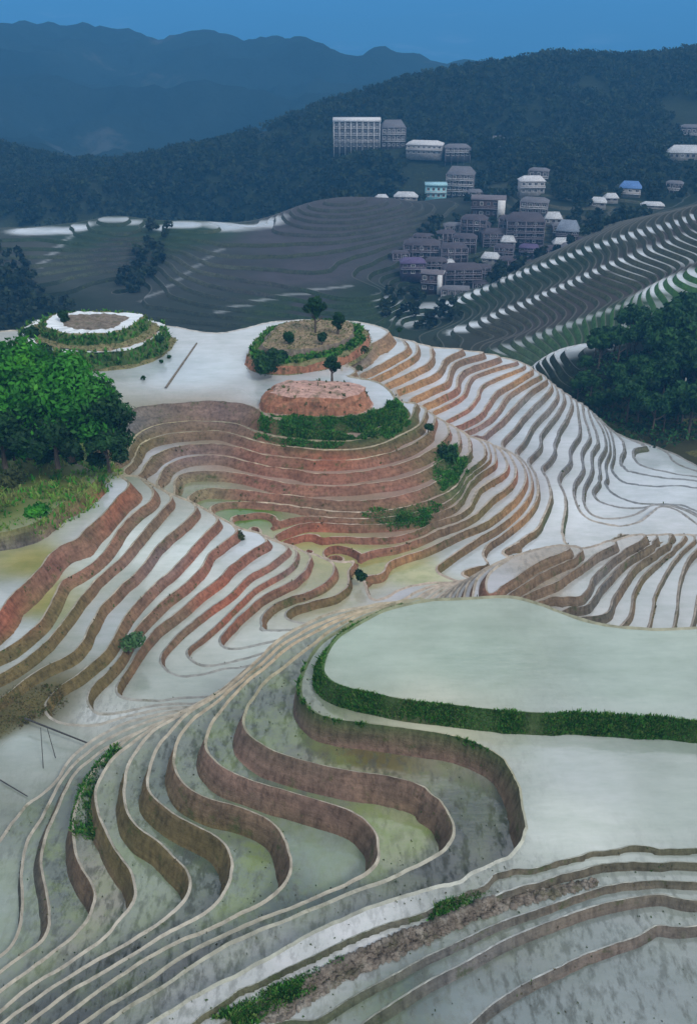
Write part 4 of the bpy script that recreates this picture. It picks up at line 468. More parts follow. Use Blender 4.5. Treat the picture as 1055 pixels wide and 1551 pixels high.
FAR = [(-112.9,312.0,-57.2),(-80.4,312.0,-53.7),(-47.0,300.0,-55.8),(-20.1,300.0,-53.4),(6.7,302.0,-51.9),(-127.9,400.0,-46.0),(-104.2,400.0,-44.9),(-95.6,405.0,-41.1),(-86.6,405.0,-42.9),(-78.0,400.0,-45.4),(-69.4,400.0,-42.9),(-52.3,405.0,-43.9),(-36.9,410.0,-46.3),(-26.3,415.0,-42.0),(-15.6,420.0,-38.5),(0.7,425.0,-37.6),(19.9,425.0,-39.7),
 (-100.3,350.0,-51.6),(-90.7,338.0,-53.1),(-85.3,385.0,-43.5),(-77.9,368.0,-51.4),(-73.3,342.0,-54.2),(-60.2,350.0,-49.3),(-48.1,368.0,-45.3),(-29.7,350.0,-46.9),(-19.0,372.0,-45.0),(-42.0,312.0,-52.3),(-27.5,318.0,-50.2),(-12.5,322.0,-48.6),(-1.6,326.0,-47.5),(-6.4,350.0,-46.9),(8.3,390.0,-44.1),(13.3,315.0,-46.7),(-116.1,340.0,-51.3),(-136.1,360.0,-49.4),(-154.2,400.0,-46.2),
 (-420,790,-150),(-300,790,-150),(-200,800,-140),(-100,800,-130),(0,800,-110),(100,800,-70),(250,800,-40),(400,800,-20),(-190.9,560.0,-62.9),(-163.1,540.0,-59.2),(-138.7,540.0,-59.2),(-218.9,540.0,-59.2),
 (-160,520,-75),(-60,540,-78),(40,520,-70),(-260,480,-70),(0,480,-66),
 (-51.3,640.0,-41.0),(-11.3,660.0,-28.0),(46.9,680.0,-14.2),(99.2,700.0,-6.3),(141.0,720.0,-2.5),(189.5,720.0,-5.7),(223.9,700.0,0.2),(263.2,700.0,5.6),(-112.6,640.0,-52.4),(-92.0,640.0,-48.6),(-71.6,640.0,-44.8),(-129.2,620.0,-54.8),(13.4,670.0,-22.1),(72.8,690.0,-9.9),(-155.4,610.0,-61.5),(-230.0,690.0,-55.5),(-267.5,700.0,-50.2),(-193.4,650.0,-59.4),(-27.8,560.0,-52.5),(-64.0,560.0,-59.4),(-100.4,560.0,-62.9),(11.0,530.0,-44.3),(-18.1,600.0,-46.3),(65.6,610.0,-27.9),(120.6,600.0,-26.7),(156.4,580.0,-24.5),(111.8,500.0,-33.4),(74.2,500.0,-39.5),(196.2,600.0,-19.8),(174.9,480.0,-33.4),(151.1,660.0,-14.4),
 (16.64,312.57,-58.00),(26.64,319.27,-54.50),(37.53,321.53,-50.50),(50.81,325.84,-45.50),(62.64,321.30,-40.00),(74.66,319.93,-35.00),(87.33,314.47,-29.00),(102.99,299.77,-20.00),(113.83,283.01,-12.00),
 (26.4,345.0,-60.2),(54.6,352.0,-48.6),(81.2,350.0,-38.2),(119.7,350.0,-26.9),(91.5,375.0,-39.6),(109.2,370.0,-35.0),(105.0,400.0,-41.1),
 (32.44,290.52,-51.50),(46.38,292.93,-46.50),(59.56,291.68,-40.50),(68.79,291.13,-36.00),(77.96,291.05,-31.50),(89.40,286.35,-26.00),(97.97,282.57,-22.00),
 (47.7,302.0,-47.9),(71.4,303.0,-37.3),(92.7,298.0,-26.5),(64.1,305.0,-41.9),(36.5,310.0,-53.9),
 (38.57,261.59,-48.00),(53.81,258.61,-42.00),(65.22,256.52,-37.00),(74.29,253.24,-32.50),(81.81,257.73,-28.50),(90.38,257.04,-24.00),
 (55.6,268.0,-43.5),(78.9,270.0,-35.3),(95.3,272.0,-25.7),(45.0,280.0,-51.2),
 (40.4,212.0,-34.6),(49.8,216.0,-32.4),(55.2,214.0,-30.9),(73.8,228.0,-30.4),(83.2,232.0,-27.9),(44.5,196.0,-32.1),(50.5,192.0,-32.1),(62.5,186.0,-32.6),(69.0,184.0,-31.8),(73.8,200.0,-30.6),(64.9,205.0,-32.4),(55.0,176.0,-35.2),(67.1,176.0,-35.5),(57.1,166.0,-34.1),(63.1,164.0,-34.0),(69.8,164.0,-34.2),(20,160,-62),(-60,160,-62),(-130,160,-62),(80.3,200.0,-32.1),(97.9,230.0,-29.7),
 (-130,195,-62),(-80,195,-62),(-30,195,-62),(10,195,-62),(30,205,-58),(-130,250,-68),(-60,250,-68),(0,250,-66),(40,240,-56)]
FAR += [(h[0][0], h[0][1], h[0][2] - 0.3) for h in HOUSES]
FAR += [(h[0][0], h[0][1] + 9, h[0][2] + 0.4) for h in HOUSES if h[3] > 15]
FP = np.array(FAR); _, ui = np.unique(np.round(FP[:, :2]), axis=0, return_index=True); FP = FP[ui]
ffit = tps_fit(FP[:, :2], FP[:, 2], 60.0)
yf = 158 * np.exp(np.arange(0, math.log(800 / 158), 0.0058)); sf = np.r_[np.arange(-0.85, -0.6, 0.01), np.arange(-0.6, 0.601, 0.0045), np.arange(0.61, 0.85, 0.01)]
Yf, Sf = np.meshgrid(yf, sf, indexing='ij'); Xf = Sf * (Yf + 10)
Zf = tps_eval(ffit, np.c_[Xf.ravel(), Yf.ravel()]).reshape(Xf.shape)
Zf += 1.6 * fbm(Xf * 0.03, Yf * 0.03, 4) + 7 * fbm(Xf * 0.012, Yf * 0.012, 3, 1) * np.clip((Yf - 480) / 120, 0, 1)
Zf = np.clip(Zf, -130, 40)
def far_z(x, y):
    i = np.clip(np.searchsorted(yf, y) - 1, 0, len(yf) - 2); s = x / (y + 10); j = np.clip(np.searchsorted(sf, s) - 1, 0, len(sf) - 2)
    a = np.clip((y - yf[i]) / (yf[i + 1] - yf[i]), 0, 1); b = np.clip((s - sf[j]) / (sf[j + 1] - sf[j]), 0, 1)
    return (Zf[i, j] * (1 - b) + Zf[i, j + 1] * b) * (1 - a) + (Zf[i + 1, j] * (1 - b) + Zf[i + 1, j + 1] * b) * a
FSTEP = 1.15
Vf, Tf, bf, _ = banded(Xf, Yf, Zf / FSTEP, np.full(Xf.shape, FSTEP), 0.35, 0.75, 0.62)
ZZ = profile(Vf, lambda k: k * FSTEP, 0.10); farm = np.clip((490 - Vf[:, 1]) / 60, 0, 1); ZZ = ZZ * farm + (1 - farm) * Vf[:, 2] * FSTEP; XYZf = np.c_[Vf[:, :2], ZZ]
PUR=(.056,.060,.056); DG=(.016,.026,.013); FB=(.062,.068,.045); FG=(.03,.048,.022)
FB_SEEDS=[((-63.5,390.0,-46.6),(.035,.06,.025)),((-31.6,375.0,-45.7),(.05,.06,.035)),((-103.6,385.0,-48.0),(.035,.06,.03)),((-20.7,312.0,-51.3),(.035,.06,.025)),((6.8,308.0,-51.2),(.03,.055,.025)),((-47.6,305.0,-54.6),(.035,.045,.035)),((-102.6,360.0,-49.4),(.07,.085,.06)),((-87.9,370.0,-49.4),PUR),((-53.8,355.0,-48.2),(.085,.095,.07)),((-28.0,325.0,-49.5),PUR),((-19.8,390.0,-41.5),PUR),((8.7,410.0,-40.5),PUR),((6.9,315.0,-48.9),FG),((-51.2,395.0,-45.1),(.07,.09,.05)),((-76.9,350.0,-51.6),DG),((-110.3,320.0,-52.5),DG),((-105.7,335.0,-52.2),DG),((-109.8,620.0,-58.6),DG),((-10.4,600.0,-44.5),DG),((69.3,650.0,-21.0),DG),((147.3,640.0,-20.1),DG),((150.4,500.0,-36.4),DG),((27.6,335.0,-49.9),DG),((-227.6,680.0,-59.8),DG),((-51.3,540.0,-55.8),DG),
 ((35.3,300.0,-48.8),FG),((68.3,318.0,-39.0),FG),((96.1,310.0,-26.8),FB),((61.1,280.0,-39.0),FB),((89.5,285.0,-28.9),FB),((46.1,290.0,-47.9),(.07,.07,.05)),((51.3,230.0,-35.4),(.12,.12,.11)),((65.7,238.0,-33.8),(.055,.15,.035)),((78.6,245.0,-30.8),(.05,.14,.03)),((70.7,240.0,-31.0),(.05,.14,.03)),((42.2,325.0,-49.5),(.03,.055,.022)),((65.1,335.0,-41.0),(.035,.05,.025)),((52.3,200.0,-32.1),DG),((72.8,200.0,-29.2),DG),((59.4,174.0,-34.6),(.10,.11,.04)),((63.8,168.0,-34.1),(.13,.13,.05)),((87.6,390.0,-44.1),(.12,.12,.09)),((78.2,380.0,-44.4),DG)]
W=(.60,.64,.68)  # white of flooded flats, with sky reflection put into the colour
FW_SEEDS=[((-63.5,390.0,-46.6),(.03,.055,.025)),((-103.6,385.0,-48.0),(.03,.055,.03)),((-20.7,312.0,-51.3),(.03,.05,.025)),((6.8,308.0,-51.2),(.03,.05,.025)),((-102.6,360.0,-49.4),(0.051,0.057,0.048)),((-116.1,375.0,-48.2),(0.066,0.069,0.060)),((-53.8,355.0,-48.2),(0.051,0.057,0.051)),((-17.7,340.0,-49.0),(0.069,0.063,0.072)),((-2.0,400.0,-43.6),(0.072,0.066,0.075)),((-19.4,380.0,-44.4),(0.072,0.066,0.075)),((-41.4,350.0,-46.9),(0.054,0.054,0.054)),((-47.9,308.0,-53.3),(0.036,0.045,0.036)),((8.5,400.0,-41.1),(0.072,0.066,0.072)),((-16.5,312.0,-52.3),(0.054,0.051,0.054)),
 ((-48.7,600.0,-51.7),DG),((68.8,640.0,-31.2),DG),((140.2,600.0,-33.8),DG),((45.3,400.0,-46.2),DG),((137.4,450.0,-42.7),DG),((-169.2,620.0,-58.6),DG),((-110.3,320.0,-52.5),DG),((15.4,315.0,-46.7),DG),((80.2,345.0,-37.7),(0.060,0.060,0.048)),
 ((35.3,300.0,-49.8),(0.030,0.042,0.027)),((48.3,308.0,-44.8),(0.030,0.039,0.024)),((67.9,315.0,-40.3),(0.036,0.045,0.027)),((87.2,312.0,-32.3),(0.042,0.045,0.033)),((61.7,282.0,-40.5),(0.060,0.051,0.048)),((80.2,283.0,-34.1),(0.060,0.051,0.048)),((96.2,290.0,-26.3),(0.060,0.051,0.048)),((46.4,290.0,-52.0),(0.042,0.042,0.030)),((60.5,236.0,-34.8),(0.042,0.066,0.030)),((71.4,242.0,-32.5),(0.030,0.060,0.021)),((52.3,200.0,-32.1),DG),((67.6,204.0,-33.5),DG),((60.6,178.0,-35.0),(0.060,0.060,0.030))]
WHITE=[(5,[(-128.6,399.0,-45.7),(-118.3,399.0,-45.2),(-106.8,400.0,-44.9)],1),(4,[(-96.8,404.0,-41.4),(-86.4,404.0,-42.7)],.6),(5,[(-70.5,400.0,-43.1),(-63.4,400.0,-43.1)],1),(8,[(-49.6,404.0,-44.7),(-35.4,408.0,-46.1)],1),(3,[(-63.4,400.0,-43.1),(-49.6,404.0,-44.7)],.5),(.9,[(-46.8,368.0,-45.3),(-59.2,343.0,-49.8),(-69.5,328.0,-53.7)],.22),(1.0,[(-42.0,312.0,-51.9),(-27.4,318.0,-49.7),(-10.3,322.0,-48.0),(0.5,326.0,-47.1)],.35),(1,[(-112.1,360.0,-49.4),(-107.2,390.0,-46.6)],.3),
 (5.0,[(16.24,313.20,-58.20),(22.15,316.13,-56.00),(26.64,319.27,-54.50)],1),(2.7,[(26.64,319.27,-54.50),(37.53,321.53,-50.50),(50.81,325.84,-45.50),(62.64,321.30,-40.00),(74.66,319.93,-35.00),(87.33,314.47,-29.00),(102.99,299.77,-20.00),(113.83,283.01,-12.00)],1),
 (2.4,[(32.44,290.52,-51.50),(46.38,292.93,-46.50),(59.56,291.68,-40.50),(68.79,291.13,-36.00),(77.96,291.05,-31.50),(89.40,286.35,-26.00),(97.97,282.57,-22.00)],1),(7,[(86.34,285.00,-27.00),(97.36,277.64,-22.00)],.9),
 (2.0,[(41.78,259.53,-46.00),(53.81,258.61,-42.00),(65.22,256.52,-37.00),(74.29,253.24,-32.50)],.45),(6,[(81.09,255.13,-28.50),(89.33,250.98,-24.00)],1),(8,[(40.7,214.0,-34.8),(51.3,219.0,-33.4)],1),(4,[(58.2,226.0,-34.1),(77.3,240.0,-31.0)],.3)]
def shep2(seeds, X, Y, pw=4.0, soft=2.0):
    S = np.array([s[0][:2] for s in seeds]); C = np.array([s[1] for s in seeds], float); out = np.zeros((len(X), C.shape[1]))
    for i in range(0, len(X), 20000):
        d2 = (X[i:i+20000, None] - S[:, 0])**2 + (Y[i:i+20000, None] - S[:, 1])**2
        w = 1 / (d2 + soft) ** (pw / 2); out[i:i+20000] = (w @ C) / w.sum(1)[:, None]
    return out
ft = shep2(FB_SEEDS, Vf[:, 0], Vf[:, 1]); fw = shep2(FW_SEEDS, Vf[:, 0], Vf[:, 1], 5.0, 4.0)
wet = np.zeros(len(Vf))
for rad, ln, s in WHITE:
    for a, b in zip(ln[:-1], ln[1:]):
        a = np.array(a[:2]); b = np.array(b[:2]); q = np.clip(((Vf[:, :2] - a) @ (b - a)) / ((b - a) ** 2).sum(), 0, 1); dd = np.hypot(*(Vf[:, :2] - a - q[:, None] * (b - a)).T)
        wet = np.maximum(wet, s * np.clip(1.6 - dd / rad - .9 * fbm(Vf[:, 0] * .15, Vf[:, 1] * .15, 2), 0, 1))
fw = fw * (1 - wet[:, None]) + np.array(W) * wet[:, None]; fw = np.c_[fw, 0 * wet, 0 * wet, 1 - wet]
wild = Vf[Tf, 1].mean(1) > 468; sel = (bf != 1) | wild; u_, f_ = compact(Vf, Tf[sel])
struct(mesh_obj('far_hillside', XYZf[u_], f_, [M_BUND, M_BANK], np.where((bf[sel] == 0) & ~wild[sel], 0, 1), {'tint': ft[u_], 'rim': fw[u_, :3] * .8 + .03}, (bf[sel] == 2) | wild[sel]))
sel = (bf == 1) & ~wild; u_, f_ = compact(Vf, Tf[sel])
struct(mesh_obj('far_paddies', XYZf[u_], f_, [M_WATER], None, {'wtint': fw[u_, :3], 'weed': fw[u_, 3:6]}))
print('far terrain', len(Vf), len(Tf))

def mountain_mat(name, dark, pale, sc):
    m, t, b = new_mat(name)
    n = noise(t, sc, 9, rough=0.62); c = ramp(t, n, [(0.35, dark), (0.6, tuple(1.6 * v for v in dark)), (0.78, pale)])
    t.links.new(c, b.inputs['Base Color']); b.inputs['Roughness'].default_value = 1; b.inputs['Specular IOR Level'].default_value = 0
    bump(t, b, noise(t, sc * 4, 8, rough=0.7), 1.0, 6.0); return m
def mountains(name, y0, y1, ny, nx, ctrl, amp, sc, mat, lam):
    c = np.array(ctrl); f = tps_fit(c[:, :2] / 1000, c[:, 2], lam)
    yy = np.linspace(y0, y1, ny); ss = np.linspace(-.6, .6, nx); YY, SS = np.meshgrid(yy, ss, indexing='ij'); XX = SS * (YY + 50)
    zz = tps_eval(f, np.c_[XX.ravel(), YY.ravel()] / 1000).reshape(XX.shape)
    r = sum((1 - 2 * np.abs(fbm(XX * sc * 2**i, YY * sc * 2**i, 2, i))) * amp * .55**i for i in range(4)); zz = zz + r - r.mean()
    i = np.arange(ny * nx).reshape(ny, nx); F = np.stack([i[:-1, :-1].ravel(), i[:-1, 1:].ravel(), i[1:, 1:].ravel(), i[1:, :-1].ravel()], 1)
    return struct(mesh_obj(name, np.c_[XX.ravel(), YY.ravel(), np.clip(zz.ravel(), -400, 78)], F, [mat], None, None, np.ones(len(F), bool)))
mountains('blue_mountains', 790, 2400, 150, 240, [(-527.8,1500.0,-9.2),(-475.5,1500.0,-18.9),(-423.6,1500.0,-33.6),(-383.9,1480.0,-45.7),(-342.0,1500.0,-33.6),(-311.2,1500.0,-41.9),(-278.8,1500.0,-35.3),(-190.4,1520.0,-33.0),(-99.0,1520.0,-43.0),(-7.0,1540.0,-54.3),(68.9,1560.0,-64.2),(167.0,1580.0,-81.4),(366.2,1600.0,-92.0),(562.8,1600.0,-92.0),
  (-311.3,930.0,-96.6),(-242.1,930.0,-109.0),(-170.6,960.0,-118.5),(-125.3,1000.0,-106.8),(-80.8,1000.0,-103.8),(14.8,1050.0,-89.1),(186.3,1100.0,-76.0),(-276.9,1180.0,-84.4),(-199.5,1150.0,-94.6),(-342.9,1180.0,-84.4),(-137.1,1250.0,-77.4),(-60.0,1250.0,-84.5),(-389.8,1250.0,-63.1),
  (-900,820,-150),(-300,820,-140),(100,820,-130),(600,820,-130),(-1200,2350,-180),(0,2350,-200),(1200,2350,-180),(-500,2000,-140),(500,2000,-140)], 75, 0.0036, mountain_mat('wooded mountain', (.014,.022,.02), (.14,.14,.13), 0.006), 1e-4)
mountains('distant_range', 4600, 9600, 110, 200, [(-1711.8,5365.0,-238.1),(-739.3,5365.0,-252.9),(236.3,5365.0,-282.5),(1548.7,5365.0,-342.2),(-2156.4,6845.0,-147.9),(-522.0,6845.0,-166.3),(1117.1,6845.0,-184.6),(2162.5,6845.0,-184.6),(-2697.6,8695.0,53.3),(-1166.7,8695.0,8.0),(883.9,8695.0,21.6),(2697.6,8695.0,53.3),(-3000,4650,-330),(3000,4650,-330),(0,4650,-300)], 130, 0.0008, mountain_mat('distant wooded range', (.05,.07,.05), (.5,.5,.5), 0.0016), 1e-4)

# ------------------------------------------------------------------ haze: the evening air, one even volume round the whole scene
hv = [(x, y, z) for x in (-6600, 6600) for y in (-400, 9900) for z in (-402, 82)]
hz = mesh_obj('haze', hv, [(0,1,3,2),(4,6,7,5),(0,4,5,1),(2,3,7,6),(0,2,6,4),(1,5,7,3)], [])
mh = bpy.data.materials.new('blue air'); mh.use_nodes = True; ht = mh.node_tree; ht.nodes.clear()
ho = N(ht, 'ShaderNodeOutputMaterial'); pv = N(ht, 'ShaderNodeVolumePrincipled'); pv.inputs['Color'].default_value = (0.13, 0.50, 1.0, 1); pv.inputs['Density'].default_value = 0.00042; pv.inputs['Anisotropy'].default_value = 0.0
ht.links.new(pv.outputs[0], ho.inputs['Volume']); hz.data.materials.append(mh); stuff(hz)

# ------------------------------------------------------------------ foliage
def leaf_mat(name, rough=0.6):
    m, t, b = new_mat(name); c = attr_color(t, 'leaf'); t.links.new(c, b.inputs['Base Color']); b.inputs['Roughness'].default_value = rough; b.inputs['Specular IOR Level'].default_value = 0.25
    tr = N(t, 'ShaderNodeBsdfTranslucent'); t.links.new(c, tr.inputs['Color']); ms = N(t, 'ShaderNodeMixShader'); ms.inputs[0].default_value = 0.25
    t.links.new(b.outputs[0], ms.inputs[1]); t.links.new(tr.outputs[0], ms.inputs[2]); t.links.new(ms.outputs[0], t.nodes['Material Output'].inputs['Surface']); return m
M_LEAF = leaf_mat('leaves'); M_GRASS = leaf_mat('grass blades', 0.7)
def bark_mat():
    m, t, b = new_mat('bark'); t.links.new(ramp(t, noise(t, 6, 6, scaled_pos(t, (1, 1, .2))), [(.3, (.05, .035, .025)), (.7, (.14, .11, .085))]), b.inputs['Base Color']); b.inputs['Roughness'].default_value = .95; return m
M_BARK = bark_mat()
def quads(c, size, nrm=None, aspect=1.6):
    """one bent leaf-clump quad per centre"""
    n = len(c); v = RNG.normal(size=(n, 3)); v /= np.linalg.norm(v, axis=1)[:, None]
    if nrm is not None: v = v * 0.75 + nrm; v /= np.linalg.norm(v, axis=1)[:, None]
    a = np.cross(v, RNG.normal(size=(n, 3))); a /= np.linalg.norm(a, axis=1)[:, None]; b = np.cross(v, a)
    s = np.asarray(size)[:, None] * 0.5; P0 = c - a*s*aspect; P1 = c + b*s*0.8; P2 = c + a*s*aspect; P3 = c - b*s*0.8
    return np.stack([P0, P1, P2, P3], 1).reshape(-1, 3), np.arange(4 * n).reshape(n, 4)
def crown_pts(lobes, n):
    vol = np.array([l[1] ** 2 for l in lobes]); idx = RNG.choice(len(lobes), n, p=vol / vol.sum()); C = np.array([l[0] for l in lobes])[idx]; Rr = np.array([l[1] for l in lobes])[idx]
    d = RNG.normal(size=(n, 3)); d /= np.linalg.norm(d, axis=1)[:, None]
    r = Rr * (0.45 + 0.6 * RNG.random(n) ** 0.6) * (0.85 + 0.3 * RNG.random(n)); d[:, 2] *= 0.8
    return C + d * r[:, None], d
def crown_mesh(name, lobes, n, size, cols, parent=None, loc=None):
    c, d = crown_pts(lobes, n); v, f = quads(c, size * (0.6 + 0.8 * RNG.random(n)), d)
    cols = np.array(cols); q = vnoise(c[:, 0] * .5 + 31, c[:, 1] * .5 + c[:, 2] * .63) * .75 + .25 * RNG.random(n)
    t = q * (len(cols) - 1.001); k = t.astype(int); fr = (t - k)[:, None]; col = cols[k] * (1 - fr) + cols[np.minimum(k + 1, len(cols) - 1)] * fr
    return mesh_obj(name, v, f, [M_LEAF], None, {'leaf': np.repeat(col, 4, 0)}, None, parent)
def tube(pts, rad, seg=7):
    pts = np.array(pts, float); V_, F_ = [], []
    for i, p in enumerate(pts):
        d = pts[min(i + 1, len(pts) - 1)] - pts[max(i - 1, 0)]; d /= np.linalg.norm(d); a = np.cross(d, (0.3, 0.9, 0.2)); a /= np.linalg.norm(a); b = np.cross(d, a)
        for k in range(seg): th = 2 * math.pi * k / seg; V_.append(p + rad[i] * (math.cos(th) * a + math.sin(th) * b))
    for i in range(len(pts) - 1):
        for k in range(seg): F_.append((i*seg+k, i*seg+(k+1) % seg, (i+1)*seg+(k+1) % seg, (i+1)*seg+k))
    return V_, F_
def trunk_mesh(parent, h, r, limbs, lean=0.0):
    V_, F_ = tube([(0, 0, -0.6), (0.03*h*lean, 0, h*.3), (0.1*h*lean, .02*h, h*.7), (.12*h*lean, 0, h)], [r*1.4, r, r*.75, r*.4])
    for a, z0, L_ in limbs:
        v, f = tube([(0, 0, z0), (math.cos(a)*L_*.5, math.sin(a)*L_*.5, z0 + L_*.35), (math.cos(a)*L_, math.sin(a)*L_, z0 + L_*.8)], [r*.5, r*.35, r*.15]); n = len(V_); V_ += v; F_ += [tuple(i + n for i in q) for q in f]
    return mesh_obj('trunk', V_, F_, [M_BARK], None, None, np.ones(len(F_), bool), parent)
def tree(label, base, h, lobes, n, size, cols, r=0.25, group=None, name='tree', limbs=None):
    t = thing(name, label, 'tree', base, 0, group)
    trunk_mesh(t, h, r, limbs if limbs is not None else [(k * 2.2, h * .45 + .1 * h * (k % 3), h * .3) for k in range(5)])
    crown_mesh('crown', lobes, n, size, cols, t); return t
def shrub(label, base, r, h, n, size, cols, group=None, name='shrub'):
    t = thing(name, label, 'shrub', base, 0, group)
    lobes = [((RNG.uniform(-.5, .5) * r, RNG.uniform(-.5, .5) * r, h * RNG.uniform(.35, .65)), min(r, h) * RNG.uniform(.45, .6)) for _ in range(6)]
    crown_mesh('foliage', lobes, n, size, cols, t); V_, F_ = tube([(0, 0, -.3), (0.02, 0, h * .3), (0, .03, h * .6)], [.08 * h, .06 * h, .03 * h], 6); mesh_obj('stem', V_, F_, [M_BARK], None, None, None, t); return t
BR = [(.010,.06,.008),(.025,.15,.012),(.05,.27,.018),(.17,.54,.04)]; DKG = [(.007,.026,.008),(.014,.06,.014),(.03,.11,.022)]; OLG = [(.02,.035,.012),(.05,.07,.02),(.10,.12,.035)]
def lobes_ball(cx, cy, cz, R_, n, rr): return [((cx + R_ * math.cos(k * 2.4) * math.sqrt((k + .5) / n), cy + R_ * .8 * math.sin(k * 2.4) * math.sqrt((k + .5) / n), cz + R_ * .55 * (1 - 1.6 * (k + .5) / n) + RNG.uniform(-.6, .6)), rr * RNG.uniform(.8, 1.2)) for k in range(n)]
# the big broadleaved trees on the left shoulder
tree('biggest bright green broadleaved tree at the left edge, in front of the spiral hill', (-38.3,108.3,-9.7), 8, lobes_ball(0, 0, 9.0, 6.0, 16, 2.5) + lobes_ball(0, -1.5, 5.0, 5.2, 12, 2.2), 14000, .42, BR, .4)
tree('bright green tree just right of the biggest one, its top against the mirror pond', (-32.7,106.3,-9.1), 7.5, lobes_ball(0, 0, 8.2, 4.6, 13, 2.2) + lobes_ball(0, -1, 4.6, 3.8, 9, 1.9), 10500, .42, BR[:3] + [(.06,.2,.03)], .35)
tree('dark green tree at the right end of the left grove, beside the mirror pond', (-29.1,107.3,-9.4), 6, lobes_ball(0, 0, 6.3, 2.9, 9, 1.6) + lobes_ball(.4, -.5, 3.2, 2.4, 6, 1.4), 6500, .4, DKG + [(.04,.10,.025)], .3)
tree('low dark tree in front of the left grove, at the left frame edge', (-39.2,102.5,-8.2), 3.2, lobes_ball(0, 0, 3.4, 3.2, 8, 1.4), 3600, .42, DKG + [(.06,.12,.03)], .25)
tree('low shaded tree at the foot of the left grove, above the grassy slope', (-33.2,102.5,-8.2), 2.9, lobes_ball(0, 0, 3.1, 3.0, 8, 1.3), 3600, .42, DKG, .25)
tree('small leaning dark green tree where the grove meets the stepped bowl', (-27.4,102.5,-8.7), 2.6, lobes_ball(0, 0, 2.6, 1.9, 6, 1.0), 1800, .36, DKG + [(.05,.10,.03)], .15)
shrub('dark shrub under the biggest tree, at the left frame edge', (-40.1,108.0,-10.1), 1.9, 2.0, 1000, .36, DKG)
shrub('dark shrub between the trunks of the two bright trees', (-36.1,108.0,-10.4), 1.9, 1.9, 1000, .36, DKG)
shrub('dark shrub below the second bright tree', (-32.6,107.5,-10.3), 1.6, 1.7, 900, .36, DKG + [(.04,.14,.03)])
shrub('dark shrub at the foot of the dark tree by the pond', (-29.5,106.0,-10.0), 1.4, 1.6, 800, .34, DKG)
shrub('round olive bush on the grass slope at the left frame edge', (-34.8,92.0,-5.8), 1.6, 1.8, 900, .32, OLG)
shrub('bright green bush at the lower end of the grass slope', (-31.1,88.1,-7.2), 1.4, 1.3, 800, .3, BR)

# ------------------------------------------------------------------ islands standing in the mirror pond
def soil_mat(name, c1, c2, c3, sc):
    m, t, b = new_mat(name); c = ramp(t, noise(t, sc, 8, rough=.65), [(.3, c1), (.5, c2), (.7, c3)]); c = mix(t, 1.0, c, ramp(t, noise(t, 1.6, 8, scaled_pos(t, (1, 1, .35)), .7), [(.35, .55), (.6, 1.15)]), 'MULTIPLY'); c = mix(t, ramp(t, noise(t, .8, 9, rough=.75), [(.52, 0.0), (.62, .7)]), c, (.10, .10, .045)); t.links.new(c, b.inputs['Base Color']); b.inputs['Roughness'].default_value = .95; bump(t, b, noise(t, sc * 4, 7, rough=.7), .8, .2); return m
M_REDS = soil_mat('orange red soil', (.30,.12,.07), (.42,.19,.11), (.25,.13,.08), .7)
M_TOPS = soil_mat('pink dry soil', (.45,.27,.22), (.55,.34,.28), (.38,.24,.18), .4)
M_GRSS = soil_mat('rough pasture', (.035,.07,.02), (.06,.12,.03), (.12,.14,.05), .6)
M_OLIV = soil_mat('olive fallow', (.16,.15,.06), (.24,.22,.10), (.12,.14,.05), .5)
M_DRYG = soil_mat('dry grass top', (.24,.21,.11), (.30,.22,.14), (.14,.17,.06), .5)
M_MUDR = soil_mat('brown mud', (.16,.13,.10), (.22,.18,.14), (.13,.11,.09), .5)
def plain_water():
    m, t, b = new_mat('pale still water'); b.inputs['Base Color'].default_value = (.74,.79,.82,1); b.inputs['Roughness'].default_value = .06; b.inputs['IOR'].default_value = 1.38
    bump(t, b, noise(t, 2.4, 4), .05, .05); return m
M_PALEW = plain_water()  # its pale base colour stands in for reflected sky
def mound(name, outline, tiers, z0, wob=0.9):
    """rings of a traced shoreline, each tier (scale, height above the water, shift x, shift y, material)"""
    c = densify([q for p in outline + outline[:1] for q in p[:2]], lambda b: 0.7)[:-1]; n = len(c); ctr = c.mean(0); V_, F_, MI = [], [], []; mats = []
    for k, (s, h, dx, dy, m) in enumerate(tiers):
        w = 1 + wob * (fbm(c[:, 0] * .3 + k * .9, c[:, 1] * .3, 3) * .3 + fbm(c[:, 0] * 1.3 + k * 5.1, c[:, 1] * 1.3, 3) * (.13 if m is M_REDS else .03)) * (0 if k < 2 else 1); p = ctr + (c - ctr) * (s * w)[:, None] + (dx, dy)
        hz = h + (0 if k == 0 else .5 * wob * fbm(c[:, 0] * .5 + 9 * k, c[:, 1] * .5, 2)); V_.append(np.c_[p, np.full(n, z0) + hz + (0 if k < 2 else .35 * wob * fbm(c[:, 0] * .9 + 3 * k, c[:, 1] * .9, 3))])
        if k:
            if m not in mats: mats.append(m)
            for i in range(n): j = (i + 1) % n; F_.append(((k-1)*n+i, (k-1)*n+j, k*n+j, k*n+i)); MI.append(mats.index(m))
    V_ = np.vstack(V_); last = V_[-n:].mean(0); V_ = np.vstack([V_, last]); ci = len(V_) - 1; kl = len(tiers) - 1
    tri = [(kl*n+i, kl*n+(i+1) % n, ci, ci) for i in range(n)]
    me = bpy.data.meshes.new(name); me.from_pydata([tuple(v) for v in V_], [], [f for f in F_] + [t[:3] for t in tri])
    for m in mats: me.materials.append(m)
    me.polygons.foreach_set('material_index', MI + [mats.index(tiers[-1][4])] * n); me.update()
    o = bpy.data.objects.new(name, me); COL.objects.link(o); return struct(o)
ZP = -13.2
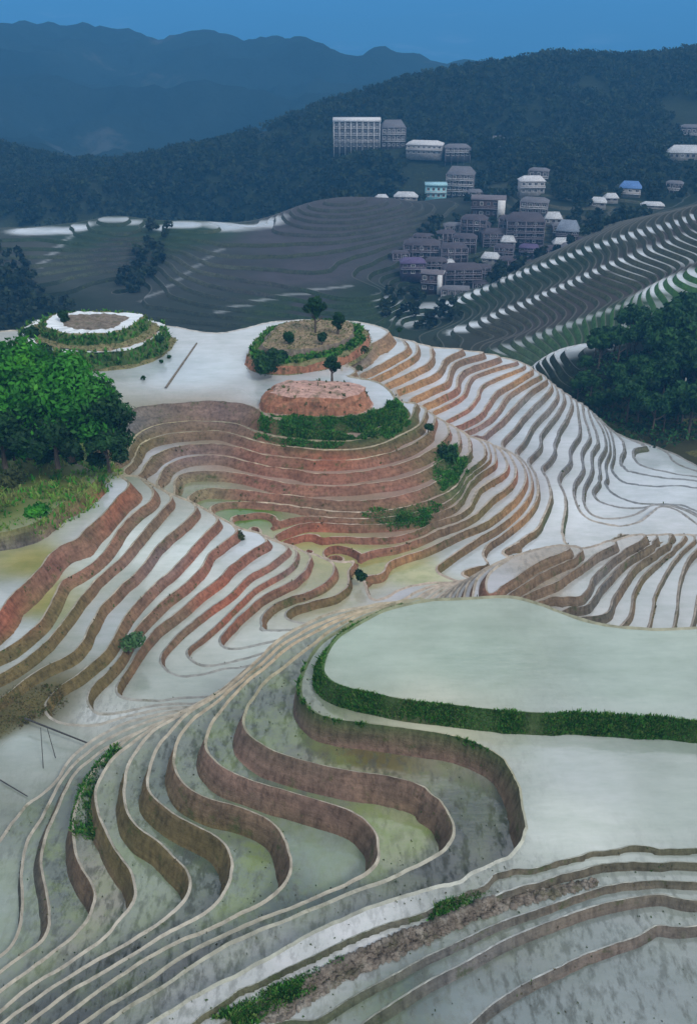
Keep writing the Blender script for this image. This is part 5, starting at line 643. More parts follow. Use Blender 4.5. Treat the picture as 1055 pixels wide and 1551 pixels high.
mound('island', [(-16.53,150.02,-13.20),(-14.68,146.67,-13.20),(-9.96,145.19,-13.20),(-4.90,146.97,-13.20),(-0.79,149.71,-13.20),(2.21,154.48,-13.20),(3.61,160.55,-13.20),(3.24,164.82,-13.20),(-0.86,167.03,-13.20),(-6.62,167.41,-13.20),(-11.12,165.55,-13.20),(-15.23,159.85,-13.20)],
  [(1.06,-.3,0,0,M_REDS),(1.0,.05,0,0,M_OLIV),(.95,1.3,0,0,M_REDS),(.93,1.6,0,.1,M_OLIV),(.78,1.75,0,.3,M_GRSS),(.72,2.7,.2,.6,M_MUDR),(.66,2.9,.2,.6,M_DRYG),(.3,3.0,.4,.6,M_DRYG)], ZP)
mound('island', [(-12.78,133.15,-13.20),(-12.08,130.15,-13.20),(-9.02,128.93,-13.20),(-2.54,128.45,-13.20),(1.62,129.42,-13.20),(3.36,132.64,-13.20),(2.93,134.69,-13.20),(-0.73,136.26,-13.20),(-7.52,136.53,-13.20),(-11.54,135.74,-13.20)],
  [(1.08,-.3,0,0,M_REDS),(1.0,.1,0,0,M_TOPS),(.95,1.1,0,.1,M_REDS),(.90,1.9,0,.2,M_REDS),(.83,2.35,0,.25,M_REDS),(.72,2.6,0,.3,M_TOPS),(.35,2.8,0,.3,M_TOPS)], ZP, .9)
mound('island', [(-52.86,152.22,-13.20),(-46.32,147.57,-13.20),(-38.94,146.97,-13.20),(-33.61,148.79,-13.20),(-30.44,153.51,-13.20),(-29.29,159.85,-13.20),(-29.73,163.38,-13.20),(-34.01,165.92,-13.20),(-42.25,167.03,-13.20),(-50.20,166.66,-13.20),(-55.56,163.38,-13.20)],
  [(1.06,-.3,0,0,M_OLIV),(1.0,.1,0,0,M_OLIV),(.97,.4,0,0,M_OLIV),(.92,2.5,0,.3,M_GRSS),(.89,2.6,0,.3,M_GRSS),(.80,2.5,.2,.5,M_PALEW),(.79,2.7,.2,.5,M_DRYG),(.70,3.0,0,.6,M_OLIV),(.62,4.3,0,.9,M_GRSS),(.58,4.4,0,.9,M_OLIV),(.40,4.3,.3,1.1,M_PALEW),(.38,4.5,.3,1.1,M_MUDR),(.15,4.6,.3,1.1,M_MUDR)], ZP)
def on_pond(p, h): return (p[0], p[1], ZP + h)
tree('tall dark umbrella-shaped tree, tallest on the upper pond island', on_pond((-5.4,157.1,-10.6), 2.7), 4.2, [((-1.2,0,4.3),.8),((1.1,.2,4.6),.8),((0,0,5.0),1.1),((.2,.5,4.0),1.0),((.4,-.4,5.9),.6),((-.5,0,5.6),.6),((.1,0,3.2),.5)], 1500, .34, DKG, .16)
tree('dark columnar tree right of the tallest one on the upper pond island', on_pond((-1.7,156.2,-10.9), 2.7), 2.8, [((0,0,3.5),.6),((.3,0,2.7),.75),((-.3,0,2.2),.65),((.6,0,3.1),.45),((-.4,.2,3.0),.4),((.15,0,1.5),.45)], 1100, .3, DKG, .2)
tree('thin tree touching the trunk of the tallest tree on the upper pond island', on_pond((-4.2,151.4,-9.7), 2.3), 1.6, [((0,0,1.7),.7),((.3,0,2.1),.5)], 500, .3, DKG, .1)
tree('small round tree at the left side of the upper pond island', on_pond((-9.5,151.4,-9.6), 2.2), 1.6, [((0,0,2.0),.8),((.3,0,1.5),.6)], 700, .32, DKG + [(.05,.08,.03)], .1)
tree('single dark round tree on the bare pink island', on_pond((-2.4,136.5,-12.7), 2.4), 2.2, [((0,0,2.5),.75),((.75,0,2.2),.6),((-.65,0,2.4),.55),((.2,0,3.2),.55),((-.3,.2,3.0),.5),((.35,0,1.6),.35)], 1300, .28, DKG, .16)
shrub('big green bush mass on the left end of the upper pond island', on_pond((-12.8,143.7,-10.2), 1.0), 2.4, 2.6, 1800, .36, DKG + [(.05,.10,.03)])
shrub('second green bush behind the big bush mass on the upper pond island', on_pond((-11.0,147.5,-10.8), 1.5), 1.8, 1.8, 1000, .34, DKG + [(.05,.10,.03)])
shrub('low scrub on the orange bank at the right tip of the upper pond island', on_pond((2.5,151.4,-10.2), 1.6), .8, .9, 350, .26, OLG)
shrub('small bush at the right edge of the bare pink island', on_pond((1.5,139.9,-14.2), 2.7), .7, .6, 300, .24, OLG)
tree('dark slender tree on the upper tier of the spiral-pond island', on_pond((-46.9,159.0,-11.0), 2.9), 2.2, [((0,0,2.5),.8),((.2,0,1.8),.7)], 700, .34, DKG, .12)
shrub('dark round bush at the left end of the spiral-pond island', on_pond((-48.3,155.2,-11.7), 2.4), 1.5, 1.7, 900, .34, DKG)
shrub('bright green bush at the far left of the spiral-pond island', on_pond((-51.8,156.2,-11.5), 2.4), 1.8, 1.6, 1000, .34, DKG + [(.05,.15,.03)])
shrub('dark bush between the two white rings of the spiral-pond island', on_pond((-34.6,157.1,-10.6), 2.7), .9, 1.2, 500, .3, DKG)
shrub('small dark bush on the right shore of the spiral-pond island', on_pond((-30.5,155.2,-11.1), 2.2), 1.0, 1.0, 500, .3, DKG)
shrub('wide dark bush mass covering the front left bank of the spiral-pond island', on_pond((-47.8,150.0,-11.9), 1.2), 2.4, 2.2, 1500, .36, DKG + [(.05,.15,.03)])
shrub('olive bush on the front slope of the spiral-pond island, under the small slender tree', on_pond((-43.7,154.0,-11.5), 2.2), 1.3, 1.2, 700, .32, OLG)
for q, l in (((-31.23,143.15,-13.20), 'small dark weed clump in the mirror pond, nearest the left grove'), ((-29.75,150.65,-13.20), 'small dark weed clump in the mirror pond, below the spiral-pond island'), ((-28.95,152.86,-13.20), 'smallest weed clump in the mirror pond, close to the island shore')):
    shrub(l, q, .45, .7, 120, .2, DKG, None, 'weed_clump')
tree('dark green tree standing on the edge bund right of the mirror pond', (9.01,170.78,-15.00), 1.0, [((0,0,1.0),.5)], 200, .25, DKG, .06)
# ------------------------------------------------------------------ forest on the far hill (reads as one mass)
def in_px(poly): return [(p[0], p[1]) for p in poly]
FOREST = [in_px([(-237.2,560.0,-77.1),(-292.4,720.0,-48.5),(-207.1,700.0,-58.6),(-122.7,700.0,-56.5),(-55.9,700.0,-44.0),(50.9,740.0,-14.8),(150.2,770.0,0.1),(311.9,770.0,6.4),(186.8,430.0,-39.0),(126.1,430.0,-41.7),(96.5,420.0,-45.1),(74.1,500.0,-38.0),(63.5,520.0,-36.4),(24.8,540.0,-37.7),(10.0,480.0,-45.2),(-28.3,500.0,-51.9),(-84.8,470.0,-52.3)]),
          in_px([(-83.0,345.0,-52.6),(-77.7,398.0,-45.8),(-69.7,398.0,-44.5),(-67.6,352.0,-49.8),(-73.7,332.0,-54.8)]), in_px([(-127.5,305.0,-56.7),(-152.4,380.0,-46.8),(-122.6,372.0,-47.5),(-105.7,335.0,-52.2),(-88.7,320.0,-53.6),(-104.2,305.0,-55.6)]),
          in_px([(10.0,308.0,-51.2),(13.4,318.0,-46.5),(20.6,330.0,-50.8),(50.1,352.0,-50.9),(63.9,352.0,-47.4),(70.8,352.0,-46.2),(40.3,310.0,-46.4),(23.0,300.0,-49.8)]),
          in_px([(16.9,350.0,-46.9),(29.8,405.0,-46.0),(47.6,425.0,-42.9),(64.9,432.0,-39.4),(88.2,408.0,-40.1),(93.4,388.0,-42.4),(77.2,360.0,-47.5),(43.4,336.0,-49.1),(24.8,326.0,-50.9)]),
          in_px([(-10.4,425.0,-43.4),(-13.3,560.0,-39.5),(38.6,540.0,-39.3),(51.3,530.0,-37.8),(42.4,480.0,-42.2),(33.1,455.0,-43.6),(9.3,440.0,-43.1)]), in_px([(50.2,450.0,-42.7),(63.5,520.0,-36.4),(112.2,500.0,-36.4),(101.7,420.0,-42.5),(77.1,438.0,-40.5)]),
          in_px([(51.7,412.0,-43.5),(99.6,410.0,-43.1),(122.9,400.0,-38.5),(86.1,350.0,-40.0),(74.6,360.0,-45.8)])]
HX = np.array([[h[0][0], h[0][1], h[1] * h[0][1] / 1500] for h in HOUSES])
cl = []
for k in range(5):
    lob = [((RNG.uniform(-1.3, 1.3), RNG.uniform(-1.3, 1.3), RNG.uniform(2.0, 5.0)), RNG.uniform(1.0, 1.6)) for _ in range(5)]
    cl.append(crown_pts(lob, 34))
cs, cd, cc = [], [], []
for pi, poly in enumerate(FOREST):
    pa = np.array(poly); x0, y0 = pa.min(0); x1, y1 = pa.max(0); area = (x1 - x0) * (y1 - y0); n = int(min(area / (15 if pi else 13), 16000))
    px = RNG.uniform(x0, x1, n); py = RNG.uniform(y0, y1, n); ok = in_poly(px, py, poly)
    dd = ((px[:, None] - HX[:, 0]) ** 2); front = (HX[:, 1] - py[:, None]); ok &= ~((np.sqrt(dd) < HX[:, 2] * .5 + .6) & (front < 17) & (front > -7)).any(1)
    ok &= (vnoise(px * .02 + 5, py * .02) + .5 * vnoise(px * .06, py * .06)) > .36 if pi == 0 else ok
    for x, y in zip(px[ok], py[ok]):
        c, d = cl[RNG.integers(5)]; s = RNG.uniform(.55, 1.15) * (1.15 if y > 500 else .8); cs.append(c * s + (x, y, float(far_z(x, y)) - .5)); cd.append(d); b = RNG.random() ** 1.5
        cc.append(np.tile(np.array((.007,.014,.008)) * (1 - b) + np.array((.035,.055,.02)) * b, (len(c), 1)))
cs = np.vstack(cs); v, f = quads(cs, RNG.uniform(.9, 1.9, len(cs)), np.vstack(cd), 1.2)
stuff(mesh_obj('forest', v, f, [M_LEAF], None, {'leaf': np.repeat(np.vstack(cc), 4, 0)})); print('forest quads', len(f))

# the dark wood on the right: single trees
protos = []
for k in range(4):
    h = 4.5 + k
    lob = lobes_ball(0, 0, h, 2.2 + .25 * k, 8, 1.25)
    protos.append((h, lob))
WOOD_LABEL = 'dark green broadleaved tree in the dense wood at the right edge'
WG = 'trees of the dense wood right of the mirror-pond slope'
WOOD = in_px([(41.6,190.0,-30.6),(53.1,205.0,-30.2),(70.9,218.0,-29.1),(82.3,226.0,-28.5),(105.4,230.0,-28.1),(86.2,178.0,-35.0),(66.9,174.0,-34.0),(57.1,170.0,-34.8),(52.5,177.0,-33.4),(46.6,186.0,-32.3)])
wa = np.array(WOOD); made = {}; cnt = 0; pts = []
while cnt < 125:
    x = RNG.uniform(wa[:, 0].min(), wa[:, 0].max()); y = RNG.uniform(wa[:, 1].min(), wa[:, 1].max())
    if not in_poly(np.array([x]), np.array([y]), WOOD)[0] or any((x - a) ** 2 + (y - b) ** 2 < 2.6 for a, b in pts): continue
    pts.append((x, y)); z = float(far_z(x, y)); k = int(RNG.integers(4)); cnt += 1
    edge = min(1.0, .62 + .02 * max(0, x - 45)); sc = RNG.uniform(.65, 1.0) * edge * 1.15
    if k not in made:
        h, lob = protos[k]; made[k] = tree(WOOD_LABEL, (x, y, z), h, lob, 900, .62, DKG if k % 2 else DKG + [(.035,.085,.025)], .2, WG); made[k].scale = (sc,) * 3
    else: dup(made[k], (x, y, z), RNG.uniform(0, 6.28), sc)
# undergrowth below the wood
n = 14000; x = RNG.uniform(wa[:, 0].min() - 6, wa[:, 0].max(), n); y = RNG.uniform(162, 226, n); ok = in_poly(x, y, [(a * 1.02 - 3, b - 6) for a, b in WOOD]); x = x[ok]; y = y[ok]
c = np.c_[x, y, far_z(x, y) + RNG.uniform(0, 1.2, len(x))]; v, f = quads(c, RNG.uniform(.3, .8, len(x))); col = np.array(DKG)[RNG.integers(0, 3, len(x))] * RNG.uniform(.8, 1.8, (len(x), 1))
stuff(mesh_obj('undergrowth', v, f, [M_LEAF], None, {'leaf': np.repeat(col, 4, 0)}))

# ------------------------------------------------------------------ the village
def flat_mat(name, c, rough=.85, var=.3, sc=1.2):
    m, t, b = new_mat(name); t.links.new(mix(t, 1.0, c, ramp(t, noise(t, sc, 6), [(.3, 1 - var), (.7, 1 + var * .6)]), 'MULTIPLY'), b.inputs['Base Color']); b.inputs['Roughness'].default_value = rough; return m
M_WALL = {'hotel': flat_mat('grey plaster', (0.120,0.120,0.132)), 'greywood': flat_mat('grey weathered boards', (0.102,0.099,0.108)), 'whitewood': flat_mat('whitewashed boards', (.34,.34,.36)), 'cyan': flat_mat('cyan paint', (.30,.66,.74)), 'shed': flat_mat('shed boards', (.22,.22,.22)), 'gable': flat_mat('dark red boards', (0.060,0.036,0.039)), 'darkwood': flat_mat('dark timber', (0.051,0.039,0.048)), 'blueroof': flat_mat('timber wall', (0.060,0.054,0.066)), 'purple': flat_mat('violet boards', (0.072,0.054,0.096)), 'bluewall': flat_mat('cream wall', (.34,.34,.34))}
ROOFC = {'hotel': (.72,.72,.74), 'greywood': (.15,.15,.175), 'whitewood': (.62,.62,.64), 'cyan': (.35,.62,.70), 'shed': (.55,.57,.60), 'gable': (.16,.14,.16), 'darkwood': (.07,.058,.075), 'blueroof': (.22,.26,.33), 'purple': (.11,.08,.18), 'bluewall': (.10,.22,.50)}
M_ROOF = {k: flat_mat(k + ' roof tiles', c, .7, .35, 2.0) for k, c in ROOFC.items()}
M_TRIM = flat_mat('white rail', (.60,.60,.62)); M_DTRIM = flat_mat('pale timber rail', (.24,.22,.26)); M_WHITE = flat_mat('white wall', (.78,.78,.78), .8, .15)
mg, tg, bg_ = new_mat('dark window glass'); bg_.inputs['Base Color'].default_value = (.02,.025,.035,1); bg_.inputs['Roughness'].default_value = .15
def box(x0, x1, y0, y1, z0, z1):
    return [(x, y, z) for x in (x0, x1) for y in (y0, y1) for z in (z0, z1)], [(0,1,3,2),(4,6,7,5),(0,4,5,1),(2,3,7,6),(0,2,6,4),(1,5,7,3)]
def boxes(bs):
    V_, F_ = [], []
    for b in bs:
        v, f = box(*b); n = len(V_); V_ += v; F_ += [tuple(i + n for i in q) for q in f]
    return V_, F_
WIN = {}
def window_mesh(w, h, pale):
    key = (round(w, 1), round(h, 1), pale)
    if key not in WIN:
        t = .12 * w; fr, ff = boxes([(-w/2, w/2, -.07, .0, h/2 - t, h/2), (-w/2, w/2, -.07, .0, -h/2, -h/2 + t), (-w/2, -w/2 + t, -.07, .0, -h/2 + t, h/2 - t), (w/2 - t, w/2, -.07, .0, -h/2 + t, h/2 - t), (-t*.3, t*.3, -.06, -.01, -h/2 + t, h/2 - t)])
        n = len(fr); pv_, pf = box(-w/2 + t, w/2 - t, -.035, -.005, -h/2 + t, h/2 - t)
        me = bpy.data.meshes.new('window'); me.from_pydata(fr + pv_, [], ff + [tuple(i + n for i in q) for q in pf]); me.materials.append(M_TRIM if pale else M_DTRIM); me.materials.append(mg)
        me.polygons.foreach_set('material_index', [0] * len(ff) + [1] * len(pf)); me.update(); WIN[key] = me
    return WIN[key]
def mobj(name, vf, mat, parent): return mesh_obj(name, vf[0], vf[1], [mat], None, None, None, parent)
def house(base, wpx, hpx, floors, style, label, i):
    dist = math.sqrt(base[1] ** 2 + (CAM_Z - base[2]) ** 2); w = .92 * wpx * dist / 1500; h = .92 * hpx * dist / 1500; d = max(4.5, min(.6 * w, 9)) if style != 'shed' else max(3.5, w * .35)
    t = thing('house', label, 'house', base, (0.16 * math.sin(i * 2.3)) - base[0] / base[1] * .6, 'houses of the hillside village')
    roof_h = {'hotel': .09, 'shed': .5, 'gable': .12, 'blueroof': .5, 'cyan': .15, 'bluewall': .5}.get(style, .24) * h; wh = h - roof_h
    mobj('wall', box(-w/2, w/2, -d/2, d/2, -2.5, wh), M_WALL[style], t)
    ov = .35 if style != 'hotel' else .5
    if style in ('hotel', 'cyan'):
        mobj('roof', boxes([(-w/2 - ov, w/2 + ov, -d/2 - ov - .3, d/2 + ov, wh + .004, h)]), M_ROOF[style], t)
    else:
        rv = [(-w/2-ov, -d/2-ov, wh-.15), (w/2+ov, -d/2-ov, wh-.15), (w/2+ov, d/2+ov, wh-.15), (-w/2-ov, d/2+ov, wh-.15)]; hip = w * .16 if style not in ('gable',) else -ov
        rv += [(-w/2 + hip, 0, h), (w/2 - hip, 0, h)]; rv += [(x, y, z - .18) for x, y, z in rv[:4]]
        mobj('roof', (rv, [(0,1,5,4),(2,3,4,5),(0,6,7,1),(1,7,8,2),(2,8,9,3),(3,9,6,0),(6,9,8,7)]), M_ROOF[style], t)
        for e in ([rv[1], rv[2], rv[5]], [rv[3], rv[0], rv[4]]):
            me = bpy.data.meshes.new('roof_end'); me.from_pydata(e, [], [(0,1,2)]); me.materials.append(M_ROOF[style] if style != 'gable' else M_WHITE); o = bpy.data.objects.new('roof_end', me); COL.objects.link(o); o.parent = t
    fh = wh / floors; pale = style in ('hotel', 'whitewood', 'greywood', 'cyan', 'bluewall')
    nwin = max(2, min(8, int(round(w / 2.6))))
    for k in range(floors):
        z = k * fh
        if style != 'shed' and (k or floors == 1):
            mobj('balcony', boxes([(-w/2 - .1, w/2 + .1, -d/2 - .9, -d/2 - .004, z - .12, z + .06), (-w/2 - .1, w/2 + .1, -d/2 - .95, -d/2 - .85, z + .68, z + .86)] + [(-w/2 + q * w / 6 - .06, -d * 0 + -w/2 + q * w / 6 + .06, -d/2 - .93, -d/2 - .87, z + .06, z + .68) for q in range(7)]), M_TRIM if pale else M_DTRIM, t)
        for q in range(nwin):
            o = bpy.data.objects.new('window', window_mesh(min(1.5, w / nwin * .6), min(1.5, fh * .5), pale or (q * 7 + k * 3 + i) % 3 == 0)); COL.objects.link(o); o.parent = t; o.location = (-w/2 + (q + .5) * w / nwin, -d/2 - .003, z + fh * .52)
    if style == 'hotel':
        for q in range(9): mobj('column', box(-w/2 + q * w / 8 - .18, -w/2 + q * w / 8 + .18, -d/2 - 1.05, -d/2 - .95 + .05, -4, wh), M_TRIM, t)
    if style == 'gable': mobj('side_wall', boxes([(w/2 - .22 * w, w/2 + .05, -d/2 - 1.1, -d/2 - .98, -1.0, wh * .98), (-w/2, w/2, -d/2 - 1.25, -d/2 - 1.0, -1.6, -1.03)]), M_WHITE, t)
    if style == 'darkwood' or style == 'greywood':
        for q in range(5): mobj('post', box(-w/2 + q * w / 4 - .12, -w/2 + q * w / 4 + .12, -d/2 - .84, -d/2 - .66, -4, wh), M_DTRIM, t)
for i, hh in enumerate(HOUSES): house(*hh, i)

# ------------------------------------------------------------------ grass, weeds, stubble, rubble (nobody could count them)
def scatter_on(mask, n):
    tri = XYZ[T[mask]]; a = np.linalg.norm(np.cross(tri[:, 1] - tri[:, 0], tri[:, 2] - tri[:, 0]), axis=1); a = a / (tri[:, :, 1].mean(1) / 60) ** 1.1; idx = RNG.choice(len(tri), n, p=a / a.sum())
    r1 = np.sqrt(RNG.random(n)); r2 = RNG.random(n); t_ = tri[idx]; return (1 - r1)[:, None] * t_[:, 0] + (r1 * (1 - r2))[:, None] * t_[:, 1] + (r1 * r2)[:, None] * t_[:, 2]
def tufts(c, h, spread, cols):
    n = len(c); V_, F_ = [], []
    for k in range(3):
        th = RNG.uniform(0, 6.28, n); dx = np.c_[np.cos(th), np.sin(th), 0 * th]; ln = RNG.normal(0, .35, (n, 3)) * h[:, None]; ln[:, 2] = h * RNG.uniform(.7, 1.1, n); w = (spread * RNG.uniform(.6, 1.2, n))[:, None]
        V_.append(np.stack([c - dx * w, c + dx * w, c + ln + dx * w * .35, c + ln - dx * w * .35], 1))
    v = np.stack(V_, 1).reshape(-1, 3); cc_ = np.repeat(np.repeat(cols, 3, 0), 4, 0); return v, np.arange(len(v)).reshape(-1, 4), cc_
Tc = XYZ[T].mean(1); tt_ = tint[T].mean(1); green = (band == 2) & (tt_[:, 1] > 1.35 * tt_[:, 0])
slope_poly = in_px([(-41.02,87.39,-11.40),(-33.81,92.97,-11.40),(-28.65,101.60,-11.40),(-28.00,110.59,-13.20),(-31.17,126.32,-13.20),(-51.09,136.26,-13.20),(-65.83,127.30,-9.70),(-54.05,92.57,-8.00)])
onslope = in_poly(Tc[:, 0], Tc[:, 1], slope_poly)
low_poly = in_px([(-6.25,28.88,-2.00),(-3.95,30.35,-2.00),(-1.51,31.58,-2.00),(-0.24,32.19,-2.00),(-0.24,31.65,-2.00),(-1.79,30.41,-2.00),(-4.43,28.75,-2.00)])
tuft_poly = in_px([(3.88,34.15,-1.20),(4.62,35.12,-1.20),(6.55,35.87,-1.20),(7.43,36.12,-1.25),(5.77,34.88,-1.25)])
near_patch = in_poly(Tc[:, 0], Tc[:, 1], low_poly) | in_poly(Tc[:, 0], Tc[:, 1], tuft_poly)
hook = in_px([(-19.73,51.41,-15.00),(-20.69,54.94,-15.00),(-20.34,58.79,-15.00),(-18.82,62.77,-15.00),(-17.76,59.80,-13.20),(-18.77,56.16,-13.20),(-18.65,53.47,-13.20),(-17.59,50.45,-13.20)])
hook = in_poly(Tc[:, 0], Tc[:, 1], hook)
def cols_for(n, base): return np.array(base)[RNG.integers(0, len(base), n)] * RNG.uniform(.7, 1.3, (n, 1))
G3 = [(.024,.10,.014),(.05,.19,.024),(.085,.28,.04),(.16,.25,.06)]
apron = (band == 2) & in_poly(Tc[:, 0], Tc[:, 1], in_px([(-12.28,129.18,-13.20),(-5.30,128.21,-13.20),(3.01,129.18,-13.20),(7.39,135.74,-13.20),(8.89,130.60,-15.00),(5.72,126.36,-15.00),(-2.46,122.57,-15.00),(-8.78,123.67,-15.00),(-12.97,126.32,-13.20)]))
strip = in_poly(Tc[:, 0], Tc[:, 1], in_px([(1.50,112.83,-21.30),(2.79,113.71,-20.80),(7.12,114.26,-20.80),(11.64,116.87,-20.80),(12.28,115.94,-21.30),(9.62,112.65,-21.30),(5.30,111.58,-21.30)])) | in_poly(Tc[:, 0], Tc[:, 1], in_px([(11.50,121.19,-20.30),(12.33,126.97,-18.50),(13.21,129.05,-17.60),(15.43,130.68,-17.60),(16.26,126.70,-19.40),(14.68,121.18,-20.80),(12.68,118.80,-20.80)]))
rough = in_poly(Tc[:, 0], Tc[:, 1], in_px([(-33.30,70.86,-17.60),(-31.74,71.61,-17.60),(-29.89,73.53,-17.60),(-27.10,74.12,-17.60),(-25.66,72.56,-17.60),(-27.41,69.39,-17.60),(-30.13,66.41,-17.60),(-31.57,65.57,-17.60)]))
gp = [scatter_on(green, 26000), scatter_on(onslope, 7000), scatter_on(near_patch, 3500), scatter_on(hook, 1500), scatter_on(apron, 9000), scatter_on(strip, 5000), scatter_on(rough, 1500)]
sz = [.22, .32, .24, .30, .13, .13, .16]; vs, fs, cs_ = [], [], []; off = 0
for c, s in zip(gp, sz):
    nz_ = vnoise(c[:, 0] * .7 + 3, c[:, 1] * .7) ; kp = nz_ + .5 * vnoise(c[:, 0] * 2.1, c[:, 1] * 2.1, 2) > (.14 if s != .32 else .45); c = c[kp]; nz_ = nz_[kp]
    hh_ = s * (.35 + 1.1 * nz_) * RNG.uniform(.5, 1.4, len(c)) * np.clip(c[:, 1] / 60, .8, 2.2); pal = (G3 if s != .13 else [(.03,.13,.015),(.06,.24,.03),(.10,.30,.05)]) if s not in (.32, .16) else [(.12,.12,.05),(.18,.16,.07),(.10,.14,.04),(.15,.12,.06)] if s == .16 else [(.18,.36,.05),(.26,.40,.09),(.09,.38,.04),(.32,.36,.12)]
    v, f, k = tufts(c - (0, 0, .04), hh_, hh_ * .22, cols_for(len(c), pal)); vs.append(v); fs.append(f + off); cs_.append(k); off += len(v)
stuff(mesh_obj('grass', np.vstack(vs), np.vstack(fs), [M_GRASS], None, {'leaf': np.vstack(cs_)}))
iv, if_, ik, io = [], [], [], 0
for o in [o for o in COL.objects if o.name.startswith('island')]:
    co = np.empty(len(o.data.vertices) * 3); o.data.vertices.foreach_get('co', co); co = co.reshape(-1, 3); o.data.calc_loop_triangles(); lt = o.data.loop_triangles
    tv = np.array([t.vertices[:] for t in lt]); nm = np.array([o.data.materials[o.data.polygons[t.polygon_index].material_index].name for t in lt])
    for mats_, n_, pal, s in ((('rough pasture',), 1500, G3, .5), (('olive fallow', 'dry grass top'), 1100, [(.2,.2,.08),(.26,.25,.12),(.10,.15,.05),(.18,.2,.08)], .2), (('orange red soil', 'pink dry soil'), 60, [(.08,.12,.04),(.16,.16,.07)], .4)):
        m_ = np.isin(nm, mats_)
        if not m_.any(): continue
        tri = co[tv[m_]]; a = np.linalg.norm(np.cross(tri[:, 1] - tri[:, 0], tri[:, 2] - tri[:, 0]), axis=1); idx = RNG.choice(len(tri), n_, p=a / a.sum()); r1 = np.sqrt(RNG.random(n_)); r2 = RNG.random(n_); t_ = tri[idx]
        c = (1 - r1)[:, None] * t_[:, 0] + (r1 * (1 - r2))[:, None] * t_[:, 1] + (r1 * r2)[:, None] * t_[:, 2]; hh_ = s * RNG.uniform(.5, 1.5, n_); v, f, k = tufts(c - (0, 0, .05), hh_, hh_ * .4, cols_for(n_, pal)); iv.append(v); if_.append(f + io); ik.append(k); io += len(v)
stuff(mesh_obj('island_grass', np.vstack(iv), np.vstack(if_), [M_GRASS], None, {'leaf': np.vstack(ik)}))
wd = wcol[T].mean(1)[:, 3]; weedy = (band == 1) & (wd > .35) & (Tc[:, 1] < 75); c = scatter_on(weedy, 1600); keep = vnoise(c[:, 0] * .5, c[:, 1] * .5) + .6 * vnoise(c[:, 0] * 1.7, c[:, 1] * 1.7, 1) > .78; c = c[keep]
hh_ = RNG.uniform(.03, .09, len(c)); v, f, k = tufts(c, hh_, hh_ * .8, cols_for(len(c), [(.13,.14,.10),(.13,.17,.09),(.10,.16,.06),(.18,.19,.13)])); stuff(mesh_obj('stubble', v, f, [M_GRASS], None, {'leaf': k}))
foot = (band == 2) & (Tc[:, 1] < 140) & ~green; c = scatter_on(foot, 7000); keep = vnoise(c[:, 0] * .35 + 50, c[:, 1] * .35) > .58; c = c[keep]; hh_ = RNG.uniform(.06, .18, len(c)) * np.clip(c[:, 1] / 60, .8, 2)
v, f, k = tufts(c, hh_, hh_ * .4, cols_for(len(c), [(.10,.14,.05),(.15,.15,.07),(.08,.14,.04),(.17,.14,.08)])); stuff(mesh_obj('bank_weeds', v, f, [M_GRASS], None, {'leaf': k}))
rub = in_px([(-2.95,29.04,-2.00),(-0.86,30.76,-2.00),(2.33,32.38,-2.00),(5.75,34.30,-2.00),(9.30,35.64,-2.00),(12.96,36.78,-2.00),(13.23,37.22,-2.00),(9.41,36.31,-2.00),(5.82,34.98,-2.00),(2.38,33.32,-2.00),(-0.56,31.83,-2.00),(-4.46,29.04,-2.00)])
c = scatter_on(in_poly(Tc[:, 0], Tc[:, 1], rub), 2600); V_, F_ = [], []
pv8 = np.array(box(-.5, .5, -.5, .5, -.4, .4)[0]); pf8 = np.array(box(0, 1, 0, 1, 0, 1)[1])
sc_ = RNG.uniform(.06, .24, (len(c), 1, 1)); jit = 1 + RNG.normal(0, .22, (len(c), 8, 3)); th = RNG.uniform(0, 6.28, len(c)); ro = np.stack([np.stack([np.cos(th), -np.sin(th), 0*th], 1), np.stack([np.sin(th), np.cos(th), 0*th], 1), np.stack([0*th, 0*th, 1+0*th], 1)], 1)
v = np.einsum('nij,nkj->nki', ro, pv8[None] * jit * sc_ * RNG.uniform(.7, 1.5, (len(c), 1, 3))) + c[:, None]; f = (pf8[None] + 8 * np.arange(len(c))[:, None, None]).reshape(-1, 4)
stuff(mesh_obj('rubble', v.reshape(-1, 3), f, [soil_mat('rubble stone', (.12,.10,.08), (.25,.21,.17), (.38,.35,.30), 1.5)]))

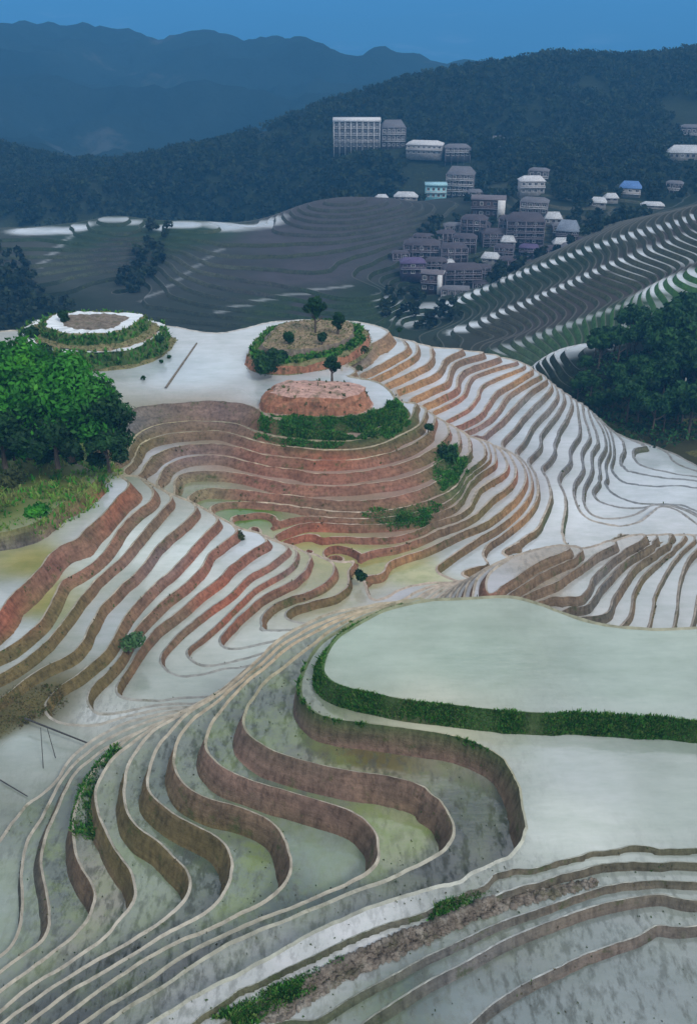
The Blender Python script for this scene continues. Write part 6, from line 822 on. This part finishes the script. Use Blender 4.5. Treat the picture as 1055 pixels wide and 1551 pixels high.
# ------------------------------------------------------------------ poles and small things
M_BAM = flat_mat('weathered bamboo', (.05,.048,.045), .7); M_POST = flat_mat('pale concrete pole', (.45,.43,.38))
def pole(name, a, b, r, mat, label, cat):
    a = np.array(a); b = np.array(b); v, f = tube([a * (1 - q) + b * q for q in np.linspace(0, 1, 7)], [r * (1.15 - .3 * q) * (1.12 if k % 2 else 1) for k, q in enumerate(np.linspace(0, 1, 7))], 8)
    o = mesh_obj(name, v, f, [mat], None, None, np.ones(len(f), bool)); return tag(o, label, cat)
pole('bamboo_pole', (-28.27,68.01,-16.60), (-21.23,64.58,-16.80), .075, M_BAM, 'long dark bamboo pole slanting over the grey pool at the left edge', 'pole')
pole('bamboo_pole', (-28.50,61.28,-17.40), (-25.72,59.46,-17.45), .045, M_BAM, 'short thin bamboo pole lying on the left side of the grey pool', 'pole')
pole('reflection_stick', (-25.38,62.77,-17.70), (-25.80,64.90,-15.00), .03, M_BAM, 'left of two thin pole reflections in the grey pool, built as a solid stick under the long pole', 'pole_reflection')  # reflection of a pole in the pool, modelled as a thin stick
pole('reflection_stick', (-24.67,64.04,-17.70), (-25.48,65.42,-15.30), .03, M_BAM, 'right of two thin pole reflections in the grey pool, built as a solid stick leaning to the left', 'pole_reflection')  # second pole reflection, likewise given solid shape
pole('mud_ridge', (-27.30,139.45,-13.18), (-25.50,160.49,-13.18), .16, M_MUDR, 'thin straight dark ridge breaking the surface of the mirror pond', 'ridge')
pole('utility_pole', (64.2,178.0,-32.9), (64.0,178.0,-25.8), .16, M_POST, 'pale slim utility pole in front of the dark wood at the right edge', 'pole')
shrub('ragged green bush hanging over the foot of the stepped spur, above the pale pools', (-21.81,80.66,-18.50), 1.7, 1.7, 420, .3, [(.05,.12,.05),(.10,.22,.08),(.16,.3,.12)])
shrub('dark leafy bush in the hooked green strip of the lower left terraces', (-19.57,53.17,-15.00), .8, 1.0, 700, .2, DKG)
shrub('small bush growing between white strips near the top of the stepped spur', (-13.30,104.95,-19.40), .9, .9, 350, .26, OLG)
shrub('bush on the crest at the right end of the green bank below the bare island', (11.30,129.61,-15.80), .8, 1.0, 400, .26, DKG)
shrub('tall dark green bush hanging down the right rim of the stepped bowl', (14.21,126.70,-19.40), 1.7, 2.4, 1200, .3, DKG + [(.04,.1,.03)])
shrub('green bush at the tip of the stepped spur by the pale saddle', (1.46,101.02,-22.90), .9, 1.2, 500, .26, DKG)
